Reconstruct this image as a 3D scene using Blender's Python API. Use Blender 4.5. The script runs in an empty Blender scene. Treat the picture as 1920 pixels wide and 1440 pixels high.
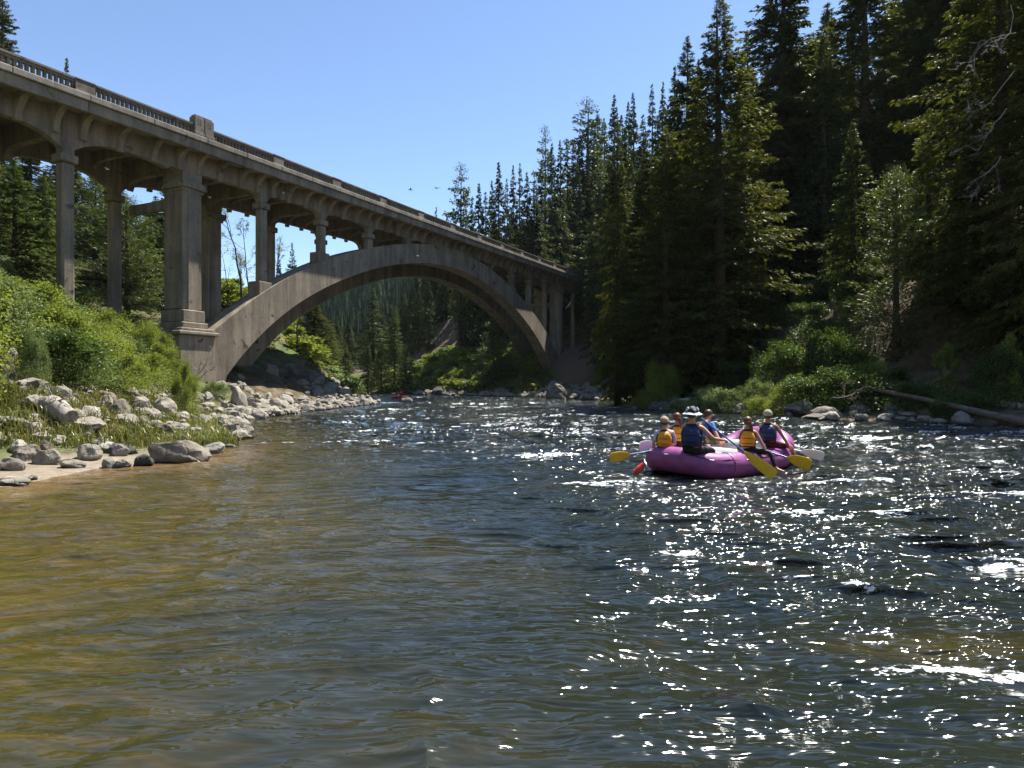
import bpy, bmesh, math, random
import numpy as np
from mathutils import Vector, Matrix
random.seed(7); RNG = np.random.default_rng(11)
R = math.radians
SC = bpy.context.scene
COL = SC.collection

# ------------------------------------------------------------------ camera
FPX, HC = 1180.0, 1.75            # focal length in pixels of the 1920 wide photograph, eye height
cam_d = bpy.data.cameras.new("camera"); cam = bpy.data.objects.new("camera", cam_d); COL.objects.link(cam)
cam.location = (0, 0, HC); cam.rotation_euler = (R(90), 0, 0)
cam_d.sensor_width = 36; cam_d.lens = 36 * FPX / 1920
cam_d.clip_start = 0.05; cam_d.clip_end = 5000
SC.camera = cam
SC.render.resolution_x = 1024; SC.render.resolution_y = 768

# ------------------------------------------------------------------ light
SUN_AZ, SUN_EL = 43.0, 61.0
w = bpy.data.worlds.new("World"); SC.world = w; w.use_nodes = True
wn = w.node_tree; wn.nodes.clear()
sky = wn.nodes.new('ShaderNodeTexSky'); sky.sky_type = 'NISHITA'; sky.sun_disc = False
sky.sun_elevation = R(SUN_EL); sky.sun_rotation = R(SUN_AZ)
sky.altitude = 2000; sky.air_density = 1.0; sky.dust_density = 0.15; sky.ozone_density = 1.7
bg = wn.nodes.new('ShaderNodeBackground'); bg.inputs['Strength'].default_value = 0.104
wo = wn.nodes.new('ShaderNodeOutputWorld')
wn.links.new(sky.outputs[0], bg.inputs[0]); wn.links.new(bg.outputs[0], wo.inputs[0])
sd = bpy.data.lights.new("sun", 'SUN'); sun = bpy.data.objects.new("sun", sd); COL.objects.link(sun)
sd.energy = 5.0; sd.angle = R(0.53); sd.color = (1.0, 0.95, 0.87)
sv = Vector((math.sin(R(SUN_AZ)) * math.cos(R(SUN_EL)), math.cos(R(SUN_AZ)) * math.cos(R(SUN_EL)), math.sin(R(SUN_EL))))
sun.rotation_euler = sv.to_track_quat('Z', 'Y').to_euler(); sun.location = (60, 60, 120)
SC.view_settings.view_transform = 'Standard'; SC.view_settings.look = 'None'
SC.view_settings.exposure = 1.2; SC.view_settings.gamma = 1.0
SC.cycles.max_bounces = 6; SC.cycles.diffuse_bounces = 3; SC.cycles.glossy_bounces = 3
SC.cycles.transparent_max_bounces = 8; SC.cycles.transmission_bounces = 3
SC.cycles.use_denoising = True
SC.cycles.sample_clamp_indirect = 6

# ------------------------------------------------------------------ helpers
def tag(o, label=None, cat=None, group=None, kind=None):
    if label: o['label'] = label
    if cat: o['category'] = cat
    if group: o['group'] = group
    if kind: o['kind'] = kind
    return o

def empty(name, loc=(0, 0, 0), rz=0.0, parent=None):
    o = bpy.data.objects.new(name, None); COL.objects.link(o)
    o.location = loc; o.rotation_euler = (0, 0, rz); o.parent = parent
    o.empty_display_size = 0.2
    return o

def mesh_np(name, V, F, mat=None, smooth=False):
    """V (n,3), F (m,k) uniform polygons"""
    V = np.ascontiguousarray(V, dtype=np.float32); F = np.ascontiguousarray(F, dtype=np.int32)
    me = bpy.data.meshes.new(name)
    m, k = F.shape
    me.vertices.add(len(V)); me.vertices.foreach_set('co', V.ravel())
    me.loops.add(m * k); me.loops.foreach_set('vertex_index', F.ravel())
    me.polygons.add(m)
    me.polygons.foreach_set('loop_start', np.arange(0, m * k, k, dtype=np.int32))
    me.polygons.foreach_set('loop_total', np.full(m, k, dtype=np.int32))
    me.polygons.foreach_set('use_smooth', np.full(m, smooth, dtype=bool))
    me.update(calc_edges=True)
    if mat: me.materials.append(mat)
    return me

def obj(name, me, parent=None, loc=None, rot=None, scale=None):
    o = bpy.data.objects.new(name, me); COL.objects.link(o)
    if parent: o.parent = parent
    if loc is not None: o.location = loc
    if rot is not None: o.rotation_euler = rot
    if scale is not None: o.scale = scale
    return o

class MB:
    """collects polygons of any size"""
    def __init__(s): s.v = []; s.f = []
    def add(s, V, F):
        b = len(s.v); s.v += [tuple(p) for p in V]; s.f += [tuple(b + i for i in f) for f in F]
    def hexa(s, P):      # 8 corners: bottom 4 ccw, top 4 ccw
        s.add(P, [(3, 2, 1, 0), (4, 5, 6, 7), (0, 1, 5, 4), (1, 2, 6, 5), (2, 3, 7, 6), (3, 0, 4, 7)])
    def box(s, x0, x1, y0, y1, z0, z1):
        s.hexa([(x0, y0, z0), (x1, y0, z0), (x1, y1, z0), (x0, y1, z0), (x0, y0, z1), (x1, y0, z1), (x1, y1, z1), (x0, y1, z1)])
    def prism(s, A, B, cap=True):   # two matching outlines
        n = len(A); F = [(i, (i + 1) % n, n + (i + 1) % n, n + i) for i in range(n)]
        if cap: F += [tuple(range(n - 1, -1, -1)), tuple(range(n, 2 * n))]
        s.add(list(A) + list(B), F)
    def tube(s, pts, rad, n=8, closed=False, flat=1.0):
        pts = [Vector(p) for p in pts]; m = len(pts)
        if not hasattr(rad, '__len__'): rad = [rad] * m
        V = []; up = Vector((0, 0, 1)); prev = None
        for i, p in enumerate(pts):
            if closed: t = pts[(i + 1) % m] - pts[i - 1]
            else: t = pts[min(i + 1, m - 1)] - pts[max(i - 1, 0)]
            if t.length < 1e-9: t = Vector((0, 0, 1))
            t.normalize()
            if prev is None:
                a = up if abs(t.dot(up)) < 0.9 else Vector((1, 0, 0))
                x = t.cross(a).normalized()
            else:
                x = (prev - t * prev.dot(t))
                x = x.normalized() if x.length > 1e-6 else t.orthogonal().normalized()
            prev = x; y = t.cross(x)
            for k in range(n):
                an = 2 * math.pi * k / n
                V.append(p + x * (math.cos(an) * rad[i]) + y * (math.sin(an) * rad[i] * flat))
        F = []
        for i in range(m if closed else m - 1):
            j = (i + 1) % m
            for k in range(n):
                l = (k + 1) % n
                F.append((i * n + k, i * n + l, j * n + l, j * n + k))
        if not closed:
            F.append(tuple(range(n - 1, -1, -1))); F.append(tuple((m - 1) * n + k for k in range(n)))
        s.add(V, F)
    def build(s, name, mat, parent=None, smooth=False, bevel=0.0, segs=1):
        me = bpy.data.meshes.new(name); me.from_pydata([tuple(p) for p in s.v], [], s.f)
        bm = bmesh.new(); bm.from_mesh(me)
        bmesh.ops.recalc_face_normals(bm, faces=bm.faces)
        if bevel > 0:
            ed = [e for e in bm.edges if e.is_manifold and e.calc_face_angle(0) > 0.5]
            bmesh.ops.bevel(bm, geom=ed, offset=bevel, segments=segs, affect='EDGES', clamp_overlap=True)
        bm.to_mesh(me); bm.free()
        if smooth:
            me.polygons.foreach_set('use_smooth', [True] * len(me.polygons))
            if hasattr(me, 'set_sharp_from_angle'): me.set_sharp_from_angle(angle=R(50))
        if mat: me.materials.append(mat)
        return obj(name, me, parent)

def copy_tree(o, parent=None):
    c = o.copy(); COL.objects.link(c); c.parent = parent
    for ch in list(o.children):
        copy_tree(ch, c)
    return c

# value noise in numpy
_T = RNG.random((256, 256))
def vn(x, y):
    xi = np.floor(x).astype(np.int64); yi = np.floor(y).astype(np.int64)
    fx = x - xi; fy = y - yi
    fx = fx * fx * fx * (fx * (fx * 6 - 15) + 10); fy = fy * fy * fy * (fy * (fy * 6 - 15) + 10)
    a = _T[xi & 255, yi & 255]; b = _T[(xi + 1) & 255, yi & 255]
    c = _T[xi & 255, (yi + 1) & 255]; d = _T[(xi + 1) & 255, (yi + 1) & 255]
    return (a + (b - a) * fx) * (1 - fy) + (c + (d - c) * fx) * fy
def fbm(x, y, o=4, g=0.5):
    s = 0; a = 1; t = 0
    for i in range(o):
        s = s + a * vn(x * 2 ** i + 17.3 * i, y * 2 ** i + 9.1 * i); t += a; a *= g
    return s / t
def sstep(a, b, x):
    t = np.clip((x - a) / (b - a), 0, 1); return t * t * (3 - 2 * t)

# ------------------------------------------------------------------ materials
def new_mat(name):
    m = bpy.data.materials.new(name); m.use_nodes = True; nt = m.node_tree; nt.nodes.clear()
    out = nt.nodes.new('ShaderNodeOutputMaterial'); return m, nt, out
def N(nt, t, **kw):
    n = nt.nodes.new(t)
    for k, v in kw.items(): setattr(n, k, v)
    return n
def ramp(nt, fac, stops, interp='LINEAR'):
    r = nt.nodes.new('ShaderNodeValToRGB'); r.color_ramp.interpolation = interp
    els = r.color_ramp.elements
    while len(els) < len(stops): els.new(0.5)
    for e, (p, c) in zip(els, stops):
        e.position = p; e.color = (*c, 1) if len(c) == 3 else c
    nt.links.new(fac, r.inputs[0]); return r
def noise(nt, vec, scale, detail=4, rough=0.55, dist=0.0):
    n = nt.nodes.new('ShaderNodeTexNoise'); n.inputs['Scale'].default_value = scale
    n.inputs['Detail'].default_value = detail; n.inputs['Roughness'].default_value = rough
    n.inputs['Distortion'].default_value = dist
    if vec is not None: nt.links.new(vec, n.inputs['Vector'])
    return n
def mixc(nt, fac, a, b, mode='MIX'):
    m = nt.nodes.new('ShaderNodeMix'); m.data_type = 'RGBA'; m.blend_type = mode
    for s, v in ((m.inputs[0], fac), (m.inputs[6], a), (m.inputs[7], b)):
        if hasattr(v, 'is_output'): nt.links.new(v, s)
        elif isinstance(v, (int, float)): s.default_value = v
        else: s.default_value = (*v, 1)
    return m.outputs[2]
def math_n(nt, op, a, b=0.0, clamp=False):
    m = nt.nodes.new('ShaderNodeMath'); m.operation = op; m.use_clamp = clamp
    for s, v in ((m.inputs[0], a), (m.inputs[1], b)):
        if hasattr(v, 'is_output'): nt.links.new(v, s)
        else: s.default_value = v
    return m.outputs[0]
def mapping(nt, vec, scale):
    m = nt.nodes.new('ShaderNodeMapping'); m.inputs['Scale'].default_value = scale
    nt.links.new(vec, m.inputs['Vector']); return m.outputs[0]

def mat_simple(name, col, rough=0.6, spec=0.4, var=0.12, nscale=12, bump=0.0, metallic=0.0):
    m, nt, out = new_mat(name)
    p = N(nt, 'ShaderNodeBsdfPrincipled'); p.inputs['Roughness'].default_value = rough
    p.inputs['Specular IOR Level'].default_value = spec; p.inputs['Metallic'].default_value = metallic
    tc = N(nt, 'ShaderNodeTexCoord'); n = noise(nt, tc.outputs['Object'], nscale, 5)
    lo = tuple(c * (1 - var) for c in col); hi = tuple(min(1, c * (1 + var)) for c in col)
    r = ramp(nt, n.outputs[0], [(0.3, lo), (0.7, hi)])
    nt.links.new(r.outputs[0], p.inputs['Base Color'])
    if bump:
        b = N(nt, 'ShaderNodeBump'); b.inputs['Strength'].default_value = bump; b.inputs['Distance'].default_value = 0.02
        nt.links.new(n.outputs[0], b.inputs['Height']); nt.links.new(b.outputs[0], p.inputs['Normal'])
    nt.links.new(p.outputs[0], out.inputs[0]); return m

def mat_leaf(name, c1, c2, c3, trans=0.35, gloss=0.25, nscale=0.35):
    """leaf or needle: island random tone, slow noise, diffuse + translucent + a little gloss"""
    m, nt, out = new_mat(name)
    geo = N(nt, 'ShaderNodeNewGeometry'); tc = N(nt, 'ShaderNodeTexCoord'); oi = N(nt, 'ShaderNodeObjectInfo')
    n = noise(nt, tc.outputs['Object'], nscale, 3)
    a = math_n(nt, 'MULTIPLY', geo.outputs['Random Per Island'], 0.6)
    b = math_n(nt, 'MULTIPLY_ADD', n.outputs[0], 0.9); b.node.inputs[2].default_value = -0.27
    s = math_n(nt, 'ADD', a, b)
    s2 = math_n(nt, 'MULTIPLY_ADD', oi.outputs['Random'], 0.28); s2.node.inputs[2].default_value = -0.14
    s = math_n(nt, 'ADD', s, s2, clamp=True)
    r = ramp(nt, s, [(0.05, c1), (0.5, c2), (0.95, c3)])
    d = N(nt, 'ShaderNodeBsdfDiffuse'); t = N(nt, 'ShaderNodeBsdfTranslucent'); g = N(nt, 'ShaderNodeBsdfGlossy')
    g.inputs['Roughness'].default_value = 0.42
    tcol = mixc(nt, 1.0, r.outputs[0], (1.25, 1.2, 0.45), 'MULTIPLY')
    nt.links.new(r.outputs[0], d.inputs[0]); nt.links.new(tcol, t.inputs[0])
    g.inputs[0].default_value = (0.8, 0.85, 0.75, 1)
    x = N(nt, 'ShaderNodeMixShader'); x.inputs[0].default_value = trans
    nt.links.new(d.outputs[0], x.inputs[1]); nt.links.new(t.outputs[0], x.inputs[2])
    fr = N(nt, 'ShaderNodeFresnel'); fr.inputs['IOR'].default_value = 1.35
    ff = math_n(nt, 'MULTIPLY', fr.outputs[0], gloss)
    y = N(nt, 'ShaderNodeMixShader'); nt.links.new(ff, y.inputs[0])
    nt.links.new(x.outputs[0], y.inputs[1]); nt.links.new(g.outputs[0], y.inputs[2])
    nt.links.new(y.outputs[0], out.inputs[0]); return m

def mat_concrete(name, base=(0.30, 0.255, 0.20), stain=0.6):
    m, nt, out = new_mat(name)
    p = N(nt, 'ShaderNodeBsdfPrincipled'); p.inputs['Roughness'].default_value = 0.88
    p.inputs['Specular IOR Level'].default_value = 0.2
    tc = N(nt, 'ShaderNodeTexCoord'); P = tc.outputs['Object']
    n1 = noise(nt, P, 0.55, 6, 0.6); n2 = noise(nt, P, 7, 6, 0.7); n3 = noise(nt, mapping(nt, P, (1.6, 1.6, 0.16)), 1.1, 6, 0.68, 0.25)
    n4 = noise(nt, P, 1.3, 4, 0.5, 0.6)
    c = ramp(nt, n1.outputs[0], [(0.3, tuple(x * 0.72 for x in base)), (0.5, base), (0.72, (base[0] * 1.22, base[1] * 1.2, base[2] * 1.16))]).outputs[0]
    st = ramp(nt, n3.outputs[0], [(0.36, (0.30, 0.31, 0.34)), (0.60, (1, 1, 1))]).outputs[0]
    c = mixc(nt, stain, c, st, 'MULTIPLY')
    fine = ramp(nt, n2.outputs[0], [(0.3, (0.78, 0.78, 0.78)), (0.7, (1.12, 1.12, 1.12))]).outputs[0]
    c = mixc(nt, 0.8, c, fine, 'MULTIPLY')
    mo = ramp(nt, n4.outputs[0], [(0.64, (0, 0, 0)), (0.74, (1, 1, 1))]).outputs[0]
    c = mixc(nt, mo, c, (0.055, 0.05, 0.045))
    # board marks of the formwork
    wv = N(nt, 'ShaderNodeTexWave'); wv.wave_type = 'BANDS'; wv.bands_direction = 'Z'; wv.inputs['Scale'].default_value = 1.6
    wv.inputs['Distortion'].default_value = 0.6; nt.links.new(P, wv.inputs['Vector'])
    h = mixc(nt, 0.05, n2.outputs[0], wv.outputs[0])
    b = N(nt, 'ShaderNodeBump'); b.inputs['Strength'].default_value = 0.45; b.inputs['Distance'].default_value = 0.03
    nt.links.new(h, b.inputs['Height']); nt.links.new(b.outputs[0], p.inputs['Normal'])
    nt.links.new(c, p.inputs['Base Color']); nt.links.new(p.outputs[0], out.inputs[0]); return m

def mat_rock(name, c1, c2, c3, wet=True):
    m, nt, out = new_mat(name)
    p = N(nt, 'ShaderNodeBsdfPrincipled'); p.inputs['Roughness'].default_value = 0.8; p.inputs['Specular IOR Level'].default_value = 0.3
    tc = N(nt, 'ShaderNodeTexCoord'); oi = N(nt, 'ShaderNodeObjectInfo'); geo = N(nt, 'ShaderNodeNewGeometry')
    P = tc.outputs['Object']
    n1 = noise(nt, P, 1.6, 8, 0.62, 0.3); n2 = noise(nt, P, 30, 4, 0.7); n3 = noise(nt, geo.outputs['Position'], 3.1, 5); n5 = noise(nt, geo.outputs['Position'], 1.1, 3, 0.7)
    f = math_n(nt, 'MULTIPLY_ADD', oi.outputs['Random'], 0.62); nt.links.new(n1.outputs[0], f.node.inputs[2])
    f = math_n(nt, 'SUBTRACT', math_n(nt, 'ADD', f, math_n(nt, 'MULTIPLY', math_n(nt, 'ADD', n5.outputs[0], geo.outputs['Random Per Island']), 0.28)), 0.54)
    c = ramp(nt, f, [(0.2, c1), (0.5, c2), (0.8, c3)]).outputs[0]
    sp = ramp(nt, n2.outputs[0], [(0.35, (0.72, 0.72, 0.72)), (0.65, (1.15, 1.15, 1.15))]).outputs[0]
    c = mixc(nt, 0.85, c, sp, 'MULTIPLY')
    li = ramp(nt, n3.outputs[0], [(0.58, (0, 0, 0)), (0.7, (1, 1, 1))]).outputs[0]
    li2 = math_n(nt, 'MULTIPLY', li, 0.5)
    c = mixc(nt, li2, c, (0.09, 0.085, 0.06))
    if wet:   # wet band at the water line
        sx = N(nt, 'ShaderNodeSeparateXYZ'); nt.links.new(geo.outputs['Position'], sx.inputs[0])
        mr = N(nt, 'ShaderNodeMapRange'); mr.inputs[1].default_value = 0.03; mr.inputs[2].default_value = 0.15
        mr.inputs[3].default_value = 0.3; mr.inputs[4].default_value = 1.0; nt.links.new(sx.outputs[2], mr.inputs[0])
        c = mixc(nt, 1.0, c, mr.outputs[0], 'MULTIPLY')
        rr = math_n(nt, 'MULTIPLY', mr.outputs[0], 0.8); nt.links.new(rr, p.inputs['Roughness'])
    vo = N(nt, 'ShaderNodeTexVoronoi'); vo.feature = 'DISTANCE_TO_EDGE'; vo.inputs['Scale'].default_value = 1.7
    dn = mixc(nt, 0.15, P, n1.outputs[1]); nt.links.new(dn, vo.inputs['Vector'])
    hh = math_n(nt, 'MINIMUM', vo.outputs['Distance'], 0.06); hh = math_n(nt, 'MULTIPLY', hh, 5.0)
    h = math_n(nt, 'ADD', hh, n1.outputs[0]); h2 = math_n(nt, 'MULTIPLY_ADD', n2.outputs[0], 0.25); nt.links.new(h, h2.node.inputs[2])
    b = N(nt, 'ShaderNodeBump'); b.inputs['Strength'].default_value = 0.6; b.inputs['Distance'].default_value = 0.06
    nt.links.new(h2, b.inputs['Height']); nt.links.new(b.outputs[0], p.inputs['Normal'])
    nt.links.new(c, p.inputs['Base Color']); nt.links.new(p.outputs[0], out.inputs[0]); return m

M = {}
M['concrete'] = mat_concrete('concrete', (0.285, 0.238, 0.175), 0.62)
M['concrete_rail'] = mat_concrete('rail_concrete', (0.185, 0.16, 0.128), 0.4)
M['concrete_curb'] = mat_concrete('curb_concrete', (0.27, 0.24, 0.195), 0.5)
M['asphalt'] = mat_simple('asphalt', (0.05, 0.05, 0.05), 0.9)
M['granite'] = mat_rock('granite', (0.085, 0.072, 0.056), (0.21, 0.185, 0.145), (0.36, 0.33, 0.275))
M['granite_dark'] = mat_rock('river_rock', (0.05, 0.05, 0.045), (0.12, 0.115, 0.10), (0.25, 0.235, 0.20))
M['gravel'] = mat_rock('gravel', (0.055, 0.047, 0.036), (0.145, 0.125, 0.095), (0.26, 0.235, 0.19))
M['bark'] = mat_simple('bark', (0.075, 0.055, 0.04), 0.95, 0.1, 0.5, 6, 0.8)
M['deadwood'] = mat_simple('weathered_wood', (0.27, 0.245, 0.21), 0.85, 0.2, 0.35, 8, 0.6)
M['deadwood_dark'] = mat_simple('old_wood', (0.14, 0.115, 0.09), 0.85, 0.2, 0.4, 8, 0.6)
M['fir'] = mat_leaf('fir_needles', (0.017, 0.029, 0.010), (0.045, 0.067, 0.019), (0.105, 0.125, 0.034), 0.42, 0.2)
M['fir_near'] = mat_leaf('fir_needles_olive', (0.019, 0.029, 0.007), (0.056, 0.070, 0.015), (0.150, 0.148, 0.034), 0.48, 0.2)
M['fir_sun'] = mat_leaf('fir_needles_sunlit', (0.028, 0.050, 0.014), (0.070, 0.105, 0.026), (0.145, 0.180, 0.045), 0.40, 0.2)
M['pine'] = mat_leaf('pine_needles', (0.026, 0.044, 0.014), (0.062, 0.090, 0.026), (0.125, 0.150, 0.045), 0.35, 0.4)
M['leaf'] = mat_leaf('shrub_leaves', (0.085, 0.115, 0.026), (0.195, 0.245, 0.055), (0.350, 0.390, 0.120), 0.42, 0.15, 0.7)
M['leaf_pale'] = mat_leaf('willow_leaves', (0.085, 0.120, 0.045), (0.180, 0.235, 0.095), (0.320, 0.370, 0.180), 0.35, 0.3, 0.7)
M['leaf_deep'] = mat_leaf('alder_leaves', (0.025, 0.045, 0.010), (0.065, 0.110, 0.022), (0.130, 0.190, 0.045), 0.42, 0.45, 0.7)
M['grass'] = mat_leaf('grass_blades', (0.055, 0.080, 0.016), (0.125, 0.145, 0.040), (0.300, 0.255, 0.120), 0.35, 0.08, 0.6)
M['stem'] = mat_simple('stem_bark', (0.11, 0.085, 0.06), 0.9, 0.1, 0.3)

# ------------------------------------------------------------------ shape of the land
SHORE = np.array([(-12, -20), (-11, 0), (-9.9, 6), (-8.7, 10.3), (-8.5, 13.2), (-7.2, 14.3), (-8.0, 18), (-10.3, 24), (-12.8, 29.5), (-13.4, 36),
    (-13.2, 44), (-12.2, 55), (-12.9, 60), (-15, 66), (-19, 80), (-27, 98), (-45, 116), (-90, 128), (-160, 150),
    (-160, 172), (-90, 152), (-46, 138), (-25, 118), (-13, 101), (-4, 92), (2, 87), (6, 82), (8.5, 72), (10.6, 59), (10.6, 50), (10, 42),
    (12.4, 38.5), (14.6, 35), (16, 31), (20, 27.5), (24, 22), (29, 12), (33, 0), (36, -20)], float)
NLEFT = 19
def shore_dist(x, y):
    """distance to the water's edge, positive on land; side -1 left bank, +1 right bank"""
    x = np.asarray(x, float); y = np.asarray(y, float)
    best = np.full(x.shape, 1e9); side = np.zeros(x.shape); inside = np.zeros(x.shape, bool)
    n = len(SHORE)
    for i in range(n):
        ax, ay = SHORE[i]; bx, by = SHORE[(i + 1) % n]
        dx, dy = bx - ax, by - ay
        t = np.clip(((x - ax) * dx + (y - ay) * dy) / (dx * dx + dy * dy), 0, 1)
        d = np.hypot(x - ax - t * dx, y - ay - t * dy)
        c = (ay > y) != (by > y)
        with np.errstate(divide='ignore', invalid='ignore'):
            xi = ax + (y - ay) * dx / (dy if dy else 1e-9)
        inside ^= c & (x < xi)
        if i != n - 1:
            m = d < best; side = np.where(m, -1.0 if i < NLEFT else 1.0, side); best = np.where(m, d, best)
    return np.where(inside, -best, best), side

def height(x, y):
    x = np.asarray(x, float); y = np.asarray(y, float)
    wob = (fbm(x * 0.35 + 40, y * 0.35, 3) - 0.5) * 1.6
    d0, side = shore_dist(x, y)
    d = d0 + wob * sstep(0.4, 3, np.abs(d0)) * 0.7
    # left bank
    zl = np.interp(d, [-30, -6, -1, 0, 1.5, 3, 5, 7, 10, 15, 25, 40], [-2.5, -1.6, -0.35, 0.0, 0.14, 0.62, 1.75, 2.7, 3.8, 5.2, 7.6, 11])
    zl = zl + 0.52 * np.maximum(0, (-x - 0.66 * y - 4.0)) * sstep(6, 14, d)
    zl = zl + 0.5 * np.clip(d - 1.5, 0, 12) * sstep(48, 70, y) * sstep(140, 110, y)
    zl = zl + 26 * sstep(0, 45, -x - 0.80 * y + 2) * sstep(30, 60, y)
    # right bank
    zr = np.interp(d, [-30, -6, -1, 0, 1.5, 4, 6, 10], [-2.5, -1.6, -0.35, 0.0, 0.3, 0.95, 1.7, 3.9])
    farz = sstep(84, 96, y) * sstep(26, 8, x)
    hill = 72 * np.tanh((0.72 * np.maximum(0, d - 8) * (1 - farz) + farz * (0.30 * np.clip(d - 4, 0, 12) + 0.66 * np.maximum(0, d - 19))) / 72)
    fac = np.where(y > 88, sstep(-12, 14, x + 0.155 * y), 1.0)
    far = sstep(95, 120, y)
    zr = zr + hill * (1 - far + far * (0.12 + 0.88 * fac))
    z = np.where(side < 0, zl, zr)
    # far valley side
    z = z + 62 * sstep(230, 420, y + 0.25 * x) * sstep(24, -24, x + 0.16 * y) * (0.45 + 0.55 * sstep(-0.42, -0.28, x / np.maximum(y, 1))) + 10 * sstep(300, 480, y)
    bumps = (fbm(x * 0.9, y * 0.9, 4) - 0.5) * 0.5 * sstep(0.3, 3, d) + (fbm(x * 0.12 + 5, y * 0.12, 3) - 0.5) * 3.0 * sstep(6, 25, d)
    z = z + bumps
    # a level sandbar at the near left edge
    sb = np.exp(-(((x + 8.9) / 1.6) ** 2 + ((y - 11.4) / 1.5) ** 2))
    z = z * (1 - 0.6 * sb) + sb * 0.03 * (d0 > 0)
    # footing under the far pier: a slope of bare earth
    return z

def H(x, y): return float(height(np.array([x]), np.array([y]))[0])
def ray_x(px, Y): return (px - 960) / FPX * Y
def ray_z(py, Y): return HC + (720 - py) / FPX * Y
_YS = np.concatenate([np.linspace(6, 60, 541), np.linspace(60.2, 420, 900)])
def hit(px, py):
    """the point of the land seen at a photograph pixel"""
    X = (px - 960) / FPX * _YS; Z = HC + (720 - py) / FPX * _YS
    g = height(X, _YS)
    m = np.nonzero(g >= Z)[0]
    i = m[0] if len(m) else len(_YS) - 1
    return float(X[i]), float(_YS[i]), float(g[i])

def axis(a, b, fine, coarse, c0, c1):
    out = [a]; 
    while out[-1] < b:
        p = out[-1]; dd = 0 if c0 <= p <= c1 else min(abs(p - c0), abs(p - c1))
        out.append(p + fine + (coarse - fine) * min(1, dd / 150))
    return np.array(out)
gx = axis(-420, 420, 0.45, 6, -26, 24); gy = axis(-30, 760, 0.45, 6, 6, 60)
GX, GY = np.meshgrid(gx, gy)
GZ = height(GX, GY)
ny, nx = GX.shape
V = np.stack([GX.ravel(), GY.ravel(), GZ.ravel()], 1)
I = np.arange((ny - 1) * nx).reshape(ny - 1, nx)[:, :-1].ravel()
F = np.stack([I, I + 1, I + nx + 1, I + nx], 1)

m, nt, out = new_mat('ground'); M['ground'] = m
p = N(nt, 'ShaderNodeBsdfPrincipled'); p.inputs['Roughness'].default_value = 0.95; p.inputs['Specular IOR Level'].default_value = 0.15
tc = N(nt, 'ShaderNodeTexCoord'); P = tc.outputs['Object']
at = N(nt, 'ShaderNodeAttribute'); at.attribute_name = 'zone'
sp = N(nt, 'ShaderNodeSeparateColor'); nt.links.new(at.outputs['Color'], sp.inputs[0])
n1 = noise(nt, P, 0.35, 6, 0.6); n2 = noise(nt, P, 6, 6, 0.7); n3 = noise(nt, P, 1.2, 5, 0.6)
soil = ramp(nt, n3.outputs[0], [(0.3, (0.05, 0.036, 0.022)), (0.55, (0.115, 0.085, 0.055)), (0.75, (0.20, 0.16, 0.115))]).outputs[0]
green = ramp(nt, n3.outputs[0], [(0.3, (0.035, 0.055, 0.014)), (0.6, (0.085, 0.12, 0.028)), (0.8, (0.14, 0.165, 0.05))]).outputs[0]
sand = ramp(nt, n2.outputs[0], [(0.3, (0.17, 0.135, 0.10)), (0.7, (0.30, 0.25, 0.19))]).outputs[0]
gf = ramp(nt, n1.outputs[0], [(0.42, (0, 0, 0)), (0.56, (1, 1, 1))]).outputs[0]
gf = math_n(nt, 'MULTIPLY', gf, sp.outputs[1])
c = mixc(nt, gf, soil, green); c = mixc(nt, sp.outputs[0], c, sand)
c = mixc(nt, sp.outputs[2], c, (0.155, 0.115, 0.085))
nt.links.new(c, p.inputs['Base Color'])
b = N(nt, 'ShaderNodeBump'); b.inputs['Strength'].default_value = 0.7; b.inputs['Distance'].default_value = 0.08
nt.links.new(n2.outputs[0], b.inputs['Height']); nt.links.new(b.outputs[0], p.inputs['Normal'])
nt.links.new(p.outputs[0], out.inputs[0])

me = mesh_np('terrain', V, F, M['ground'], True)
d, side = shore_dist(GX, GY)
zone = np.zeros((ny * nx, 4), np.float32); zone[:, 3] = 1
zone[:, 0] = (sstep(2.2, 0.9, d + 1.2 * (fbm(GX * 1.3, GY * 1.3, 3) - .5)) * np.where(side < 0, sstep(17, 13.5, GY), 0.0)).ravel() + (0.30 * sstep(3.5, 1, d) * (GY > 15)).ravel()
zone[:, 1] = (np.where(side < 0, 1.0 - 0.85 * sstep(34, 42, GY) * sstep(62, 52, GY) * sstep(9, 6, d), sstep(66, 84, GY) * sstep(26, 4, d) + 0.12)).ravel()
pierd = np.hypot((GX - 9.5) / 3.4, (GY - 96) / 9)
cutb = np.exp(-(((GX + 0.095 * GY) / 6.0) ** 2)) * sstep(104, 112, GY) * sstep(140, 125, GY)
zone[:, 2] = np.clip(sstep(1.2, 0.7, pierd) + 0.9 * sstep(0.5, 0.8, cutb), 0, 1).ravel()
ca = me.color_attributes.new('zone', 'FLOAT_COLOR', 'POINT'); ca.data.foreach_set('color', zone.ravel())
ter = obj('terrain', me); tag(ter, kind='structure')

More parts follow.
